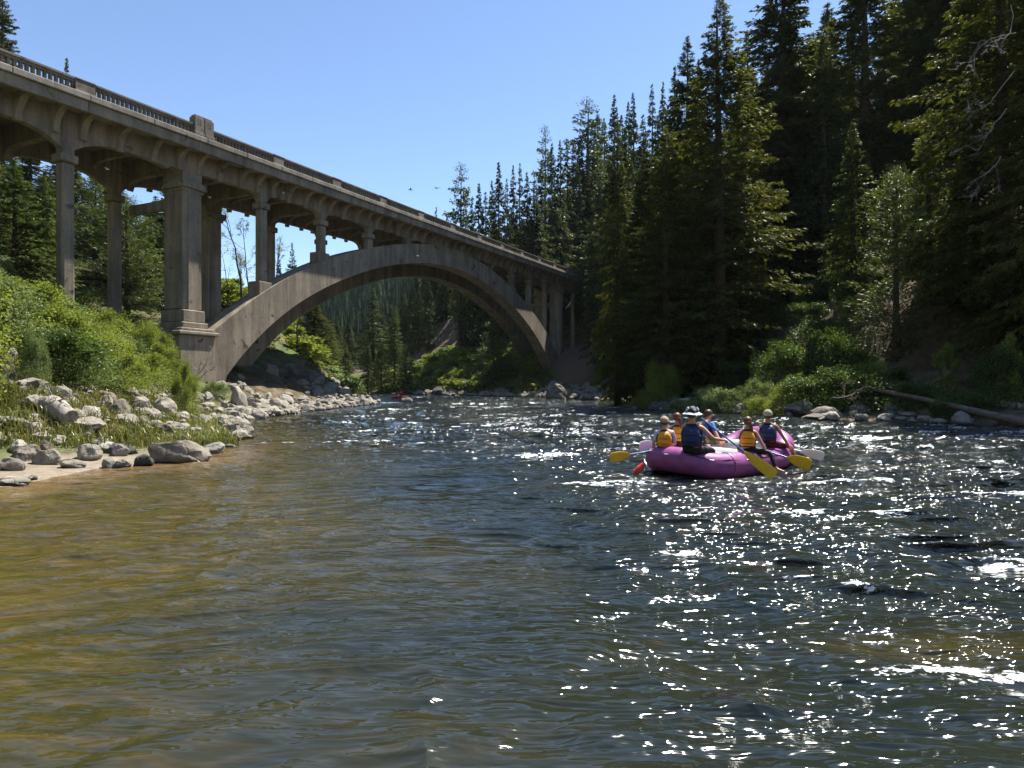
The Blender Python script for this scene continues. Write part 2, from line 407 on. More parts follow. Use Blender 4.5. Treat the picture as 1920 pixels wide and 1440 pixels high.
# ------------------------------------------------------------------ water
def make_water():
    yp = np.concatenate([np.linspace(1500, 745, 40), np.linspace(742, 300, 300), np.linspace(298.8, 11.5, 370)])
    Y = HC * FPX / yp
    t = np.concatenate([np.linspace(-2.6, -0.9, 50)[:-1], np.linspace(-0.9, 0.9, 960), np.linspace(0.9, 2.6, 50)[1:]])
    T, YY = np.meshgrid(t, Y); X = T * (YY + 0.4)
    ld, sd_ = shore_dist(X, YY); dw = -ld
    # how rough the river is: smooth by the left bank, rapids to the right and downstream
    lx = X + 0.0 * YY
    chop = sstep(-2.5, 7.5, X + 0.05 * (YY - 6) * (YY > 6)) * 0.95 + 0.05
    chop = np.maximum(chop, 0.85 * sstep(11, 22, YY) * sstep(0.6, 5, dw))
    chop = chop * sstep(-0.2, 1.6, dw)
    calmR = np.exp(-(((X - 7) / 5) ** 2 + ((YY - 52) / 16) ** 2)); chop = chop * (1 - 0.75 * calmR)
    # sweep the crest direction slowly
    wx = X + 2.2 * (fbm(X * 0.13, YY * 0.13, 2) - 0.5) * 2; wy = YY + 2.6 * (fbm(X * 0.11 + 31, YY * 0.11 + 7, 2) - 0.5) * 2 - 0.16 * X
    def rid(a, b): return 1 - np.abs(2 * vn(a, b) - 1)
    big = (fbm(wx * 0.30, wy * 0.62, 2) - 0.5) * 0.30
    mid = (rid(wx * 0.62 + 9, wy * 1.35) - 0.5) * 0.085 + (fbm(wx * 1.1 + 3, wy * 2.3, 2) - 0.5) * 0.09
    w1 = (rid(wx * 1.15 + 5, wy * 2.5 + 2) ** 2 - 0.33) * 0.030 + (vn(wx * 1.7 + 31, wy * 3.7 + 8) - 0.5) * 0.040
    w2 = (vn(wx * 3.7 + 4, wy * 8.1 + 5) - 0.5) * 0.016 + (rid(wx * 4.4, wy * 8.6 + 3) - 0.5) * 0.007
    w3 = (vn(wx * 10 + 4, wy * 17 + 2) - 0.5) * 0.0085
    fade = 1 / (1 + (YY / 30) ** 2)
    patch = 0.45 + 1.1 * fbm(X * 0.55 + 11, YY * 0.8 + 4, 3)
    hgt = chop * (big * 0.75 + mid * 0.95) + (0.9 + 0.5 * chop) * w1 * patch + (0.30 + 0.95 * chop) * w2 * patch + (0.06 + 1.0 * chop) * w3 * fade
    # standing waves with breaking crests
    foam_sparkle = np.zeros_like(X)
    spl = [(1600, 1108, 0.30, 0.10, 0.10), (1485, 1090, 0.2, 0.05, 0.05), (1320, 966, 0.26, 0.16, 0.12), (1560, 968, 0.8, 0.14, 0.08), (1026, 856, 0.9, 0.35, 0.10), (1890, 1062, 0.5, 0.2, 0.08),
           (1740, 1250, 0.45, 0.08, 0.05), (1850, 1262, 0.3, 0.08, 0.05), (1270, 1040, 0.3, 0.1, 0.05), (1880, 930, 0.9, 0.3, 0.06), (1150, 905, 0.8, 0.2, 0.06), (1680, 965, 0.4, 0.2, 0.06)]
    for (px, py, rx, ry, a) in spl:
        yy = HC * FPX / (py - 720); xx = ray_x(px, yy)
        g = np.exp(-(((X - xx) / rx) ** 2 + ((YY - yy - 0.12 * (X - xx)) / ry) ** 2)); hgt += g * a * 0.38; foam_sparkle += g * 1.3
    fnz = fbm(X * 7 + 3, YY * 11, 4, 0.65)
    fold = fbm(wx * 0.5 + 70, wy * 1.9 + 3, 3)
    foam_sparkle = foam_sparkle * sstep(0.36, 0.62, fnz) * 1.2
    fth = 0.56 - 0.055 * sstep(9, 16, YY) * sstep(46, 34, YY); foam_sparkle += sstep(0, 0.18, fold - fth) * sstep(0.42, 0.62, fnz) * chop * (0.5 + 0.45 * sstep(8, 20, YY))  # more white at mid distance: sun sparkle painted in with the real foam
    # white water far downstream and beside the rocks
    band = np.zeros_like(X)
    for (px0, px1, py, th) in ((740, 930, 746, 2.2), (700, 1010, 757, 2.0), (810, 1330, 764, 2.0), (600, 800, 770, 1.3), (860, 1200, 779, 1.6), (740, 1120, 796, 2.4), (900, 1180, 812, 2.2), (1130, 1320, 778, 1.8), (1500, 1920, 826, 2.6),
                                (620, 900, 830, 1.6), (1560, 1920, 845, 2.2), (1000, 1240, 838, 2.5), (470, 700, 832, 1.5), (1600, 1920, 868, 1.8), (1500, 1920, 905, 1.6)):
        yim = HC * FPX / YY + 720; pim = 960 + FPX * X / YY
        wob = (fbm(pim / 60.0, yim * 0 + py, 3) - 0.5) * 5
        band += np.exp(-((yim - py - wob) / th) ** 2) * sstep(px0 - 40, px0 + 40, pim) * sstep(px1 + 40, px1 - 40, pim)
    foam_sparkle += band * sstep(0.42, 0.60, fbm(wx * 1.0 + 7, wy * 2.2, 4, 0.65)) * sstep(0.36, 0.60, fbm(X * 2.6 + 1, YY * 4.2 + 9, 3)) * 1.0 * sstep(-0.3, 0.5, dw)
    hgt += band * 0.05
    damp = sstep(-0.6, 0.5, dw); hgt = hgt * (0.15 + 0.85 * damp)
    n_y, n_x = X.shape
    lean = np.clip(w1 * patch * 2.4 * (0.6 + 0.6 * chop) + mid * chop * 0.9, -0.09, 0.09)
    V = np.stack([X.ravel(), (YY - lean).ravel(), hgt.ravel()], 1)
    I = np.arange((n_y - 1) * n_x).reshape(n_y - 1, n_x)[:, :-1].ravel()
    F = np.stack([I, I + 1, I + n_x + 1, I + n_x], 1)
    m, nt, out = new_mat('river_water')
    p = N(nt, 'ShaderNodeBsdfPrincipled'); p.inputs['IOR'].default_value = 1.40; p.inputs['Roughness'].default_value = 0.045
    p.inputs['Specular IOR Level'].default_value = 0.8
    tc = N(nt, 'ShaderNodeTexCoord'); P = tc.outputs['Object']
    at = N(nt, 'ShaderNodeAttribute'); at.attribute_name = 'river'
    sp = N(nt, 'ShaderNodeSeparateColor'); nt.links.new(at.outputs['Color'], sp.inputs[0])   # r shallow, g chop, b foam
    mp = mapping(nt, P, (0.8, 2.6, 1)); nb = noise(nt, mp, 2.2, 6, 0.65, 1.2); nb2 = noise(nt, mapping(nt, P, (0.5, 0.9, 1)), 0.8, 4, 0.6)
    deep = ramp(nt, nb2.outputs[0], [(0.35, (0.0100, 0.0150, 0.0135)), (0.6, (0.0150, 0.0180, 0.0110)), (0.8, (0.024, 0.017, 0.004))]).outputs[0]
    shal = ramp(nt, nb.outputs[0], [(0.30, (0.019, 0.019, 0.004)), (0.5, (0.044, 0.036, 0.007)), (0.72, (0.088, 0.060, 0.015))]).outputs[0]
    sandy = ramp(nt, nb.outputs[0], [(0.3, (0.09, 0.058, 0.022)), (0.7, (0.19, 0.125, 0.062))]).outputs[0]
    a = math_n(nt, 'MULTIPLY', sp.outputs[0], 2.0, clamp=True)
    bsh = math_n(nt, 'MULTIPLY_ADD', sp.outputs[0], 2.0, clamp=True); bsh.node.inputs[2].default_value = -1.0
    c = mixc(nt, a, deep, shal); c = mixc(nt, bsh, c, sandy)
    fo = noise(nt, mapping(nt, P, (1, 1.6, 1)), 14, 6, 0.75)
    fc = ramp(nt, fo.outputs[0], [(0.36, (0, 0, 0)), (0.66, (1, 1, 1))]).outputs[0]; f0 = math_n(nt, 'MULTIPLY', sp.outputs[2], math_n(nt, 'MULTIPLY_ADD', fc, 1.35)); f0.node.inputs[1].links[0].from_node.inputs[2].default_value = 0.05; f1 = ramp(nt, f0, [(0.30, (0, 0, 0)), (0.62, (1, 1, 1))]).outputs[0]
    c = mixc(nt, f1, c, (0.80, 0.83, 0.84)); nt.links.new(c, p.inputs['Base Color'])
    rr = math_n(nt, 'MULTIPLY_ADD', f1, 0.5); rr.node.inputs[2].default_value = 0.075; nt.links.new(rr, p.inputs['Roughness'])
    # ripples finer than the mesh
    m1 = mapping(nt, P, (0.6, 1.9, 1)); pn = ramp(nt, noise(nt, mapping(nt, P, (0.35, 0.9, 1)), 0.9, 4, 0.6, 0.5).outputs[0], [(0.36, (0.35, 0.35, 0.35)), (0.62, (1.3, 1.3, 1.3))]).outputs[0]; r1 = noise(nt, m1, 3.6, 1, 0.45, 0.4); r2 = noise(nt, m1, 9.5, 1, 0.4, 0.3)
    amp = math_n(nt, 'MULTIPLY_ADD', sp.outputs[1], 1.05); amp.node.inputs[2].default_value = 0.11
    hh = math_n(nt, 'MULTIPLY_ADD', r2.outputs[0], 0.34); nt.links.new(r1.outputs[0], hh.node.inputs[2])
    # farther off the eye only catches the broader ripples
    r3 = noise(nt, m1, 1.7, 2, 0.55, 0.4); sy = N(nt, 'ShaderNodeSeparateXYZ'); nt.links.new(P, sy.inputs[0])
    fr3 = math_n(nt, 'MULTIPLY', math_n(nt, 'SUBTRACT', sy.outputs[1], 8.0), 0.06, clamp=True)
    hh = math_n(nt, 'ADD', hh, math_n(nt, 'MULTIPLY', math_n(nt, 'MULTIPLY', r3.outputs[0], fr3), 4.2))
    hh = math_n(nt, 'MULTIPLY', hh, math_n(nt, 'MULTIPLY', amp, pn))
    b = N(nt, 'ShaderNodeBump'); b.inputs['Strength'].default_value = 1.0; b.inputs['Distance'].default_value = 0.20
    nt.links.new(hh, b.inputs['Height']); nt.links.new(b.outputs[0], p.inputs['Normal'])
    nt.links.new(p.outputs[0], out.inputs[0])
    me = mesh_np('water', V, F, m, True)
    att = np.zeros((n_y * n_x, 4), np.float32); att[:, 3] = 1
    edge = -0.7 - 0.55 * (YY - 5) * (YY > 5) * 0.9
    nearL = sstep(1.2, -3.6, X + 0.22 * (YY - 3) + (fbm(X * 0.5, YY * 0.5, 3) - 0.5) * 3.0)
    sh = 0.56 * nearL * sstep(34, 15, YY)
    sh = np.maximum(sh, 0.5 * sstep(3.6, 0.4, dw) * (sd_ < 0) * sstep(50, 20, YY))
    sh = sh + 0.5 * sstep(2.0, 0.1, dw) * sstep(20, 14, YY) * (X < 0)
    sh = np.maximum(sh, 0.34 * np.exp(-(((X - 3.0) / 0.9) ** 2 + ((YY - 4.25) / 0.22) ** 2)))
    att[:, 0] = np.clip(sh, 0, 1).ravel(); att[:, 1] = np.clip(chop, 0, 1).ravel(); att[:, 2] = np.clip(foam_sparkle, 0, 1).ravel()
    ca = me.color_attributes.new('river', 'FLOAT_COLOR', 'POINT'); ca.data.foreach_set('color', att.ravel())
    o = obj('river_water', me); tag(o, kind='structure')
make_water()

# ------------------------------------------------------------------ the arch bridge
def make_bridge():
    root = empty('arch_bridge', (-19.8, 38.0, 0), math.atan2(.911, .413))
    tag(root, 'weathered concrete open spandrel arch bridge with balustrade spanning the river', 'bridge')
    X0, Y0 = -19.8, 38.0; ex, ey = .41289, .91077
    def ground(u, v): return H(X0 + u * ex - v * ey, Y0 + u * ey + v * ex)
    BAY = 6.0
    def UK(k, sh=0):                            # left edge of the k-th column, the approach bays are longer
        a, b = sh, 11 + sh
        return BAY * k if a <= k <= b else (BAY * a + 6.9 * (k - a) if k < a else BAY * b + 6.9 * (k - b))
    g = lambda u: 15.65 + 0.0386 * u            # underside of the deck edge
    U0, U1 = -26.0, 92.0
    VE = 7.2                                    # far edge of the deck, near edge at -1.3
    C, CR, CC = M['concrete'], M['concrete_rail'], M['concrete_curb']
    def gbox(mb, u0, u1, v0, v1, a0, a1):       # a box that follows the grade
        mb.hexa([(u0, v0, g(u0) + a0), (u1, v0, g(u1) + a0), (u1, v1, g(u1) + a0), (u0, v1, g(u0) + a0),
                 (u0, v0, g(u0) + a1), (u1, v0, g(u1) + a1), (u1, v1, g(u1) + a1), (u0, v1, g(u0) + a1)])
    mb = MB(); gbox(mb, U0, U1, -1.05, VE - .25, .26, .54); mb.build('deck_slab', C, root)
    mb = MB(); gbox(mb, U0, U1, -.60, VE - .7, .543, .60); mb.build('roadway', M['asphalt'], root)
    for s in (0, 1):
        e = (lambda v: v) if s == 0 else (lambda v: 5.9 - v)
        def sb(mb, u0, u1, v0, v1, a0, a1):
            a, b = sorted((e(v0), e(v1))); gbox(mb, u0, u1, a, b, a0, a1)
        mb = MB()
        cuts = [U0] + [UK(k) + .5 for k in range(-3, 15)] + [U1]
        for a, b in zip(cuts[:-1], cuts[1:]): sb(mb, a + .012, b - .012, -1.30, -1.052, 0, .54)
        mb.build('fascia', C, root, bevel=.02)
        mb = MB()
        for a, b in zip(cuts[:-1], cuts[1:]):
            for c, d_ in ((a, (a + b) / 2), ((a + b) / 2, b)): sb(mb, c + .008, d_ - .008, -1.44, -.72, .543, .86)
        mb.build('curb', CC, root, bevel=.035)
        # balustrade: pier-like posts over the columns, pierced panels between
        for k in range(-3, 15):
            uc = UK(k) + .35
            if k in (0, 11) and s == 0 or k in (1, 12) and s == 1:
                mb = MB()
                for a, b in ((uc - .72, uc - .02), (uc + .02, uc + .72)):
                    sb(mb, a, b, -1.40, -.78, .861, 1.06)
                    sb(mb, a + (.05 if a < uc - .1 else 0), b - (0 if a < uc - .1 else .05), -1.34, -.84, 1.061, 1.98)
                    sb(mb, a + (.12 if a < uc - .1 else 0), b - (0 if a < uc - .1 else .12), -1.28, -.90, 1.981, 2.10)
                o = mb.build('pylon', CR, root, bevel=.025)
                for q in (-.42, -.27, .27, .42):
                    mb = MB(); sb(mb, uc + q - .035, uc + q + .035, -1.352, -1.332, 1.52, 1.82); mb.build('recess_shade', M['deadwood_dark'], o)  # dark strips laid on the face, shade of the slots put into colour
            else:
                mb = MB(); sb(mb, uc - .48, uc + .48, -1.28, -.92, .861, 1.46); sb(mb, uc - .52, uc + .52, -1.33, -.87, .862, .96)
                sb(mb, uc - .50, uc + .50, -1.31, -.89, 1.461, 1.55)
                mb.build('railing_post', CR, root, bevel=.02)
            if k < 14:
                a = uc + (.73 if (k in (0, 11) and s == 0 or k in (1, 12) and s == 1) else .53)
                b = UK(k + 1) + .35 - (.73 if (k + 1 in (0, 11) and s == 0 or k + 1 in (1, 12) and s == 1) else .53)
                mb = MB(); sb(mb, a, b, -1.22, -.98, .861, .91); sb(mb, a, b, -1.22, -.98, 1.29, 1.42); sb(mb, a, b, -1.29, -.91, 1.421, 1.52)
                n = int(round((b - a) / .25)); st = (b - a) / n
                for i in range(n + 1):
                    c = a + i * st; w2 = .058
                    sb(mb, max(a, c - w2), min(b, c + w2), -1.18, -1.02, .91, 1.29)
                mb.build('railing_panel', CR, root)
    # long edge girders with haunches
    def girder(name, v0, v1, shift):
        us = np.arange(U0, U1 + .01, .2); mb = MB(); prev = None
        for u in us:
            cs = [UK(q, shift) + .3 for q in range(-4, 16)]; dd = min(abs(u - q) for q in cs); appr = (u < shift * BAY - 1) or (u > (11 + shift) * BAY + 1.5)
            if appr:
                lo = max([q for q in cs if q <= u] or [cs[0]]); hi = min([q for q in cs if q > u] or [cs[-1] + 7]); fr = min(1, abs((u - lo) / (hi - lo) - .5) * 2)
                dep = .90 + 1.05 * fr ** 3.2
            else:
                t = max(0, 1 - max(0, dd - .3) / 1.15); dep = .90 + .62 * (1 - math.sqrt(max(0, 1 - t ** 2)))
            prof = [(u, v0, g(u) - dep), (u, v1, g(u) - dep), (u, v1, g(u) + .262), (u, v0, g(u) + .262)]
            if prev: mb.add(prev + prof, [(0, 4, 5, 1), (1, 5, 6, 2), (2, 6, 7, 3), (3, 7, 4, 0)])
            prev = prof
        mb.build(name, C, root, smooth=True)
    girder('girder', .08, .50, 0); girder('girder', 5.40, 5.82, 1)
    # cross beams with curved ends
    for k in range(-3, 14):
        for q in (0, 1, 2):
            uc = UK(k) + .3 + q * (UK(k + 1) - UK(k)) / 3; dep = .85 if q == 0 else .35; wd = .22 if q == 0 else .13
            mb = MB(); prev = None
            for v in np.linspace(.502, 5.398, 25):
                t = max(0, 1 - min(v - .5, 5.4 - v) / 1.1)
                dp = dep + (.7 if q == 0 else .4) * (1 - math.sqrt(max(0, 1 - t * t)))
                pr = [(uc - wd, v, g(uc) - dp), (uc + wd, v, g(uc) - dp), (uc + wd, v, g(uc) + .259), (uc - wd, v, g(uc) + .259)]
                if prev: mb.add(prev + pr, [(0, 4, 5, 1), (1, 5, 6, 2), (2, 6, 7, 3), (3, 7, 4, 0)])
                prev = pr
            mb.build('cross_beam', C, root, smooth=True)
    # curved brackets under the overhang, a pair at every column and two between
    def bracket(u, s):
        w2 = .16; e = (lambda v: v) if s == 0 else (lambda v: 5.9 - v)
        pts = [(.08, .258), (-1.05, .258), (-1.05, .10)]
        for i in range(11):
            a = math.pi / 2 * i / 10
            pts.append((-1.0 + .86 * math.sin(a), .04 - 0.95 * (1 - math.cos(a))))
        pts += [(-.14, -1.06), (.08, -1.06)]
        A = [(u - w2, e(v), g(u - w2) + z) for v, z in pts]; B = [(u + w2, e(v), g(u + w2) + z) for v, z in pts]
        mb = MB(); mb.prism(A, B); mb.build('bracket', C, root, bevel=.015)
    for k in range(-2, 14):
        for q in (-.35, .97, 2.55, 4.25): bracket(UK(k) + q * (1 if q < 1 else (UK(k + 1) - UK(k)) / 6), 0)
    for k in (-1, 0, 1, 2, 3): 
        for q in (-.35, .97, 2.55, 4.25): bracket(UK(k, 1) + q * (1 if q < 1 else (UK(k + 1, 1) - UK(k, 1)) / 6), 1)
    # arch ribs
    def fit(xs, zs):
        xs = np.array(xs, float); A = np.stack([xs ** (2 * i) for i in range(5)], 1)
        sc = np.array([30.0 ** (2 * i) for i in range(5)]); c, *_ = np.linalg.lstsq(A / sc, np.array(zs), rcond=None)
        return lambda x: sum(c[i] / sc[i] * np.abs(x) ** (2 * i) for i in range(5))
    E_ = fit([0, 4.5, 9, 15, 22, 27, 30, 33], [16.2, 15.95, 15.2, 13.75, 11.2, 8.55, 6.55, 4.2])
    I_ = fit([0, 5, 10, 15, 19.5, 23.5, 27.2, 30.1], [14.2, 13.9, 13.05, 11.65, 9.95, 7.9, 5.35, 2.5])
    def ext(u): return float(E_(u - 33.8))
    def rib(v0, v1, sh):
        top = [(u, ext(u)) for u in np.linspace(1.5, 66.3, 90)]
        inn = [(u, float(I_(u - 33.2))) for u in np.linspace(2.6, 63.8, 90)]
        out = [(1.4, -.6)] + [(1.4, top[0][1] - .05)] + top + [(66.9, 3.9), (67.2, -1.5)]
        low = [(3.4, -.6)] + [(2.95, .9)] + inn + [(64.1, .8), (64.4, -1.5)]
        n = 96
        def res(P):
            P = np.array(P); s = np.concatenate([[0], np.cumsum(np.hypot(*np.diff(P, axis=0).T))]); t = np.linspace(0, s[-1], n)
            return np.stack([np.interp(t, s, P[:, 0]), np.interp(t, s, P[:, 1])], 1)
        a, b = res(out), res(low); mb = MB(); V = []
        for i in range(n):
            for (p, z) in ((a[i], 0), (b[i], 0)):
                V += [(p[0] + sh, v0, p[1]), (p[0] + sh, v1, p[1])]
        F = []
        for i in range(n - 1):
            q = 4 * i; r = q + 4
            F += [(q, q + 1, r + 1, r), (q + 2, r + 2, r + 3, q + 3), (q, r, r + 2, q + 2), (q + 1, q + 3, r + 3, r + 1)]
        F += [(0, 2, 3, 1), (4 * n - 4, 4 * n - 3, 4 * n - 1, 4 * n - 2)]
        mb.add(V, F); o = mb.build('arch_rib', C, root, smooth=True)
    rib(-.25, 1.30, 0); rib(4.85, 6.40, 6.0)
    # cross struts between the ribs
    # columns, capitals, plinths and the four main piers
    def box_ch(mb, u0, u1, v0, v1, z0, z1): mb.box(u0, u1, v0, v1, z0, z1)
    for row, (vf, vb) in enumerate(((0.0, .62), (5.25, 5.87))):
        for k in range(-3, 14):
            u = UK(k, row); rel = k - row
            if rel in (0, 11):
                v0, v1 = (-.08, 1.70) if row == 0 else (5.15, 6.85)
                u0, u1 = u - .12, u + 1.22
                zc = g(u) - 1.60; gz = min(ground(u, v0), ground(u + 1, v1), ground(u, v1)) - 1.0
                led = 4.95 if rel == 0 else 5.9
                mb = MB(); box_ch(mb, u0, u1, v0, v1, led + 1.3, zc - .42); pier = mb.build('main_pier', C, root, bevel=.10)
                mb = MB(); mb.box(u0 + .30, u1 - .30, v0 - .07, v0 + .05, led + 1.2, zc - .4); mb.build('pilaster', C, pier, bevel=.02)
                mb = MB(); mb.box(u0 - .20, u1 + .20, v0 - .22, v1 + .2, zc - .42, zc); mb.box(u0 - .08, u1 + .08, v0 - .1, v1 + .08, zc - .60, zc - .421)
                mb.build('capital', C, pier, bevel=.05)
                mb = MB(); mb.box(u0, u1, v0, v1, zc, g(u) + .255); mb.build('pier_head', C, pier, bevel=.04)
                mb = MB(); mb.box(u0 - .10, u1 + .12, v0 - .12, v1 + .1, led + .55, led + 1.3); mb.box(u0 - .22, u1 + .26, v0 - .22, v1 + .2, led + .2, led + .55)
                mb.box(u0 - .42, u1 + .55, v0 - .38, v1 + .35, led + .0, led + .2)
                mb.build('pier_base', C, pier, bevel=.05)
                mb = MB(); mb.box(u0 - .66, u1 + .86, v0 - .52, v1 + .5, led - .22, led); mb.build('ledge', CC, pier, bevel=.05)
                mb = MB(); mb.box(u0 - .48, u1 + .62, v0 - .34, v1 + .32, gz, led - .221); mb.build('pedestal', C, pier, bevel=.05)
                continue
            au = .62
            u0, u1 = u, u + au; v0, v1 = vf, vb
            appr = rel < 0 or rel > 11
            zc = g(u) - (1.95 if appr else 1.55)
            if appr: zb = ground(u, v0) - 1.0
            else: zb = ext(u + .3 - row * BAY) - .35
            if zc - .45 - zb < .35: continue
            mb = MB(); mb.box(u0, u1, v0, v1, zb, zc - .42)
            col = mb.build('column', C, root, bevel=.09)
            mb = MB(); mb.box(u0 - .12, u1 + .12, v0 - .12, v1 + .12, zc - .42, zc); mb.build('capital', CC if k in (3,) else C, col, bevel=.05)
            mb = MB(); mb.box(u0 + .02, u1 - .02, v0 + .02, v1 - .02, zc, g(u) + .25); mb.build('column_head', C, col, bevel=.03)
            if not appr and zc - zb > 2.2:
                mb = MB(); mb.box(u0 - .28, u1 + .28, v0 - .10, v1 + .3, zb - .5, zb + .95); mb.build('plinth', C, col, bevel=.05)
    # low tie wall and upper strut between the near pier and the far row
    mb = MB(); mb.box(.1, .6, 1.72, 5.24, 4.85, 5.45); mb.build('tie_beam', CC, root, bevel=.04)
    mb = MB(); mb.box(.12, .5, 1.72, 5.24, 12.55, 13.15); mb.build('tie_beam', C, root, bevel=.04)
    mb = MB(); mb.box(66.1, 66.5, 1.72, 5.24, 13.9, 14.5); mb.build('tie_beam', C, root, bevel=.04)
    # masonry end block on the far hillside
    mb = MB(); mb.box(U1 - .5, U1 + 3, -1.0, 6.9, 6, g(U1) + .55); mb.build('abutment', C, root, bevel=.05)
    mb = MB(); mb.box(U0 - 3, U0 + .5, -1.0, 6.9, 1, g(U0) + .55); mb.build('abutment', C, root, bevel=.05)
make_bridge()

# ------------------------------------------------------------------ conifers
def blades(c, d, L, W, roll, rng):
    """quads (kites): centre c, direction d (n,3), length L, width W"""
    d = d / (np.linalg.norm(d, axis=1, keepdims=True) + 1e-9)
    up = np.tile(np.array([0, 0, 1.0]), (len(d), 1)); s = np.cross(d, up); s /= (np.linalg.norm(s, axis=1, keepdims=True) + 1e-6)
    n = np.cross(s, d); a = roll[:, None]; s = s * np.cos(a) + n * np.sin(a)
    L = L[:, None]; W = W[:, None]
    P = np.stack([c - d * L * .5, c + s * W * .5 - d * L * .05, c + d * L * .5, c - s * W * .5 - d * L * .05], 1)
    return P.reshape(-1, 3)

def conifer_mesh(seed, h, rad, start=.08, nb=240, tw=13, bl=4, p=.8, lift=.15, droop=.35, bw=.12, blen=.42, gap=.0, tuft=False, top=.35):
    rng = np.random.default_rng(seed)
    # trunk
    mb = MB(); kk = 10; lean = rng.uniform(-.01, .01, 2) * h
    pts = [(lean[0] * (i / kk) ** 2, lean[1] * (i / kk) ** 2, h * i / kk * .985 - (.6 if i == 0 else 0)) for i in range(kk + 1)]
    rr = [max(.02, .0155 * h * (1 - i / kk) ** .85 + .015) for i in range(kk + 1)]
    rr[0] *= 1.35; mb.tube(pts, rr, 7)
    t = start + (1 - start) * rng.random(nb) ** .92          # height of each branch, denser near the top
    t = np.sort(t); az = rng.random(nb) * 2 * math.pi
    tt = (t - start) / (1 - start)
    prof = rad * np.minimum(1, (1 - tt) * 1.55) ** p * np.minimum(1, .6 + tt * 3.2) + top * .15
    side = 1 + .22 * np.sin(az * 2 + seed) * np.sin(t * 19 + seed)
    L = prof * (.62 + .45 * rng.random(nb)) * side
    if gap > 0: L = L * np.where(rng.random(nb) < gap, .35, 1)
    z0 = t * h
    # a few whorls: gather branches to layers so that the tiers read
    lay = h * .022; z0 = z0 + .15 * (np.round(z0 / lay) * lay - z0)
    ca, sa = np.cos(az), np.sin(az)
    rise = lift * (.4 + 1.5 * tt) - .12; dr = droop * (1.1 - tt)
    C, D, LL, WW = [], [], [], []
    nt_ = np.maximum(4, (tw * (L / rad) ** .6).astype(int)) if rad > 0 else np.full(nb, tw)
    for i in range(nb):
        m_ = int(nt_[i]); s = (np.arange(m_) + rng.random(m_)) / m_; s = .12 + .9 * s ** .8
        ax = L[i] * s; bx = np.stack([ca[i] * ax, sa[i] * ax, z0[i] + L[i] * (rise[i] * s - dr[i] * s * s + .12 * s ** 4)], 1)
        slope = rise[i] - 2 * dr[i] * s
        bd = np.stack([np.full(m_, ca[i]), np.full(m_, sa[i]), slope], 1)
        sg = rng.choice([-1, 1], m_); an = sg * rng.uniform(.45, 1.25, m_)
        td = np.stack([ca[i] * np.cos(an) - sa[i] * np.sin(an), sa[i] * np.cos(an) + ca[i] * np.sin(an), slope - rng.random(m_) * .35 + (.5 if tuft else 0)], 1)
        tl = (.16 + .34 * L[i] * (1.08 - s)) * rng.uniform(.6, 1.2, m_)
        q = rng.random((m_, bl))
        c = bx[:, None, :] + td[:, None, :] * (tl[:, None] * q)[:, :, None] + rng.normal(0, .05 * (1 + (2 if tuft else 0)), (m_, bl, 3))
        dd = td[:, None, :] + rng.normal(0, .38 if not tuft else .7, (m_, bl, 3)) + .3 * bd[:, None, :]
        C.append(c.reshape(-1, 3)); D.append(dd.reshape(-1, 3))
        fs = .42 + .58 * min(1, (1 - tt[i]) * 5); LL.append(rng.uniform(.6, 1.3, m_ * bl) * blen * fs); WW.append(rng.uniform(.6, 1.3, m_ * bl) * bw * fs)
        # axis of the branch
        if i % 3 == 0 and L[i] > .8:
            e = .85; mb.tube([(0, 0, z0[i]), (ca[i] * L[i] * .45, sa[i] * L[i] * .45, z0[i] + L[i] * (rise[i] * .45 - dr[i] * .2)), (ca[i] * L[i] * e, sa[i] * L[i] * e, z0[i] + L[i] * (rise[i] * e - dr[i] * e * e))],
                             [.012 * L[i] + .01, .009 * L[i] + .008, .006], 3)
    # leader
    C.append(np.stack([np.zeros(14), np.zeros(14), h * (.95 + .05 * rng.random(14))], 1)); D.append(np.stack([rng.normal(0, .22, 14), rng.normal(0, .22, 14), np.ones(14)], 1))
    LL.append(np.full(14, blen * .8)); WW.append(np.full(14, bw * .5))
    C, D, LL, WW = map(np.concatenate, (C, D, LL, WW))
    P = blades(C, D, LL, WW, rng.uniform(-1.1, 1.1, len(C)), rng)
    Fq = np.arange(len(P)).reshape(-1, 4)
    tm = bpy.data.meshes.new('trunk'); tm.from_pydata([tuple(q) for q in mb.v], [], mb.f); tm.materials.append(M['bark'])
    tm.polygons.foreach_set('use_smooth', [True] * len(tm.polygons)); tm.update()
    return P, Fq, tm, h, rad

KIND = {}
def kind(name, mat, **kw):
    P, Fq, tm, h, rad = conifer_mesh(**kw); KIND[name] = (mesh_np('crown', P, Fq, M[mat]), tm, h, rad)
kind('fir_a', 'fir_near', seed=1, h=36, rad=5.6, start=.04, nb=600, tw=22, bl=8, p=.85, lift=.12, droop=.36, bw=.095, blen=.38)
kind('fir_b', 'fir_near', seed=2, h=34, rad=4.8, start=.04, nb=560, tw=20, bl=8, p=.9, lift=.16, droop=.38, bw=.10, blen=.38)
kind('fir_c', 'fir_near', seed=3, h=38, rad=4.8, start=.03, nb=600, tw=19, bl=8, p=.75, lift=.05, droop=.42, bw=.10, blen=.40)
kind('spire_a', 'fir', seed=4, h=28, rad=2.9, start=.04, nb=420, tw=13, bl=4, p=.8, lift=.0, droop=.45, bw=.15, blen=.40)
kind('spire_b', 'fir', seed=5, h=26, rad=3.2, start=.05, nb=400, tw=13, bl=4, p=.9, lift=.06, droop=.40, bw=.15, blen=.40)
kind('ridge_a', 'fir', seed=6, h=24, rad=3.6, start=.04, nb=340, tw=10, bl=3, p=.95, lift=.08, droop=.36, bw=.22, blen=.55)
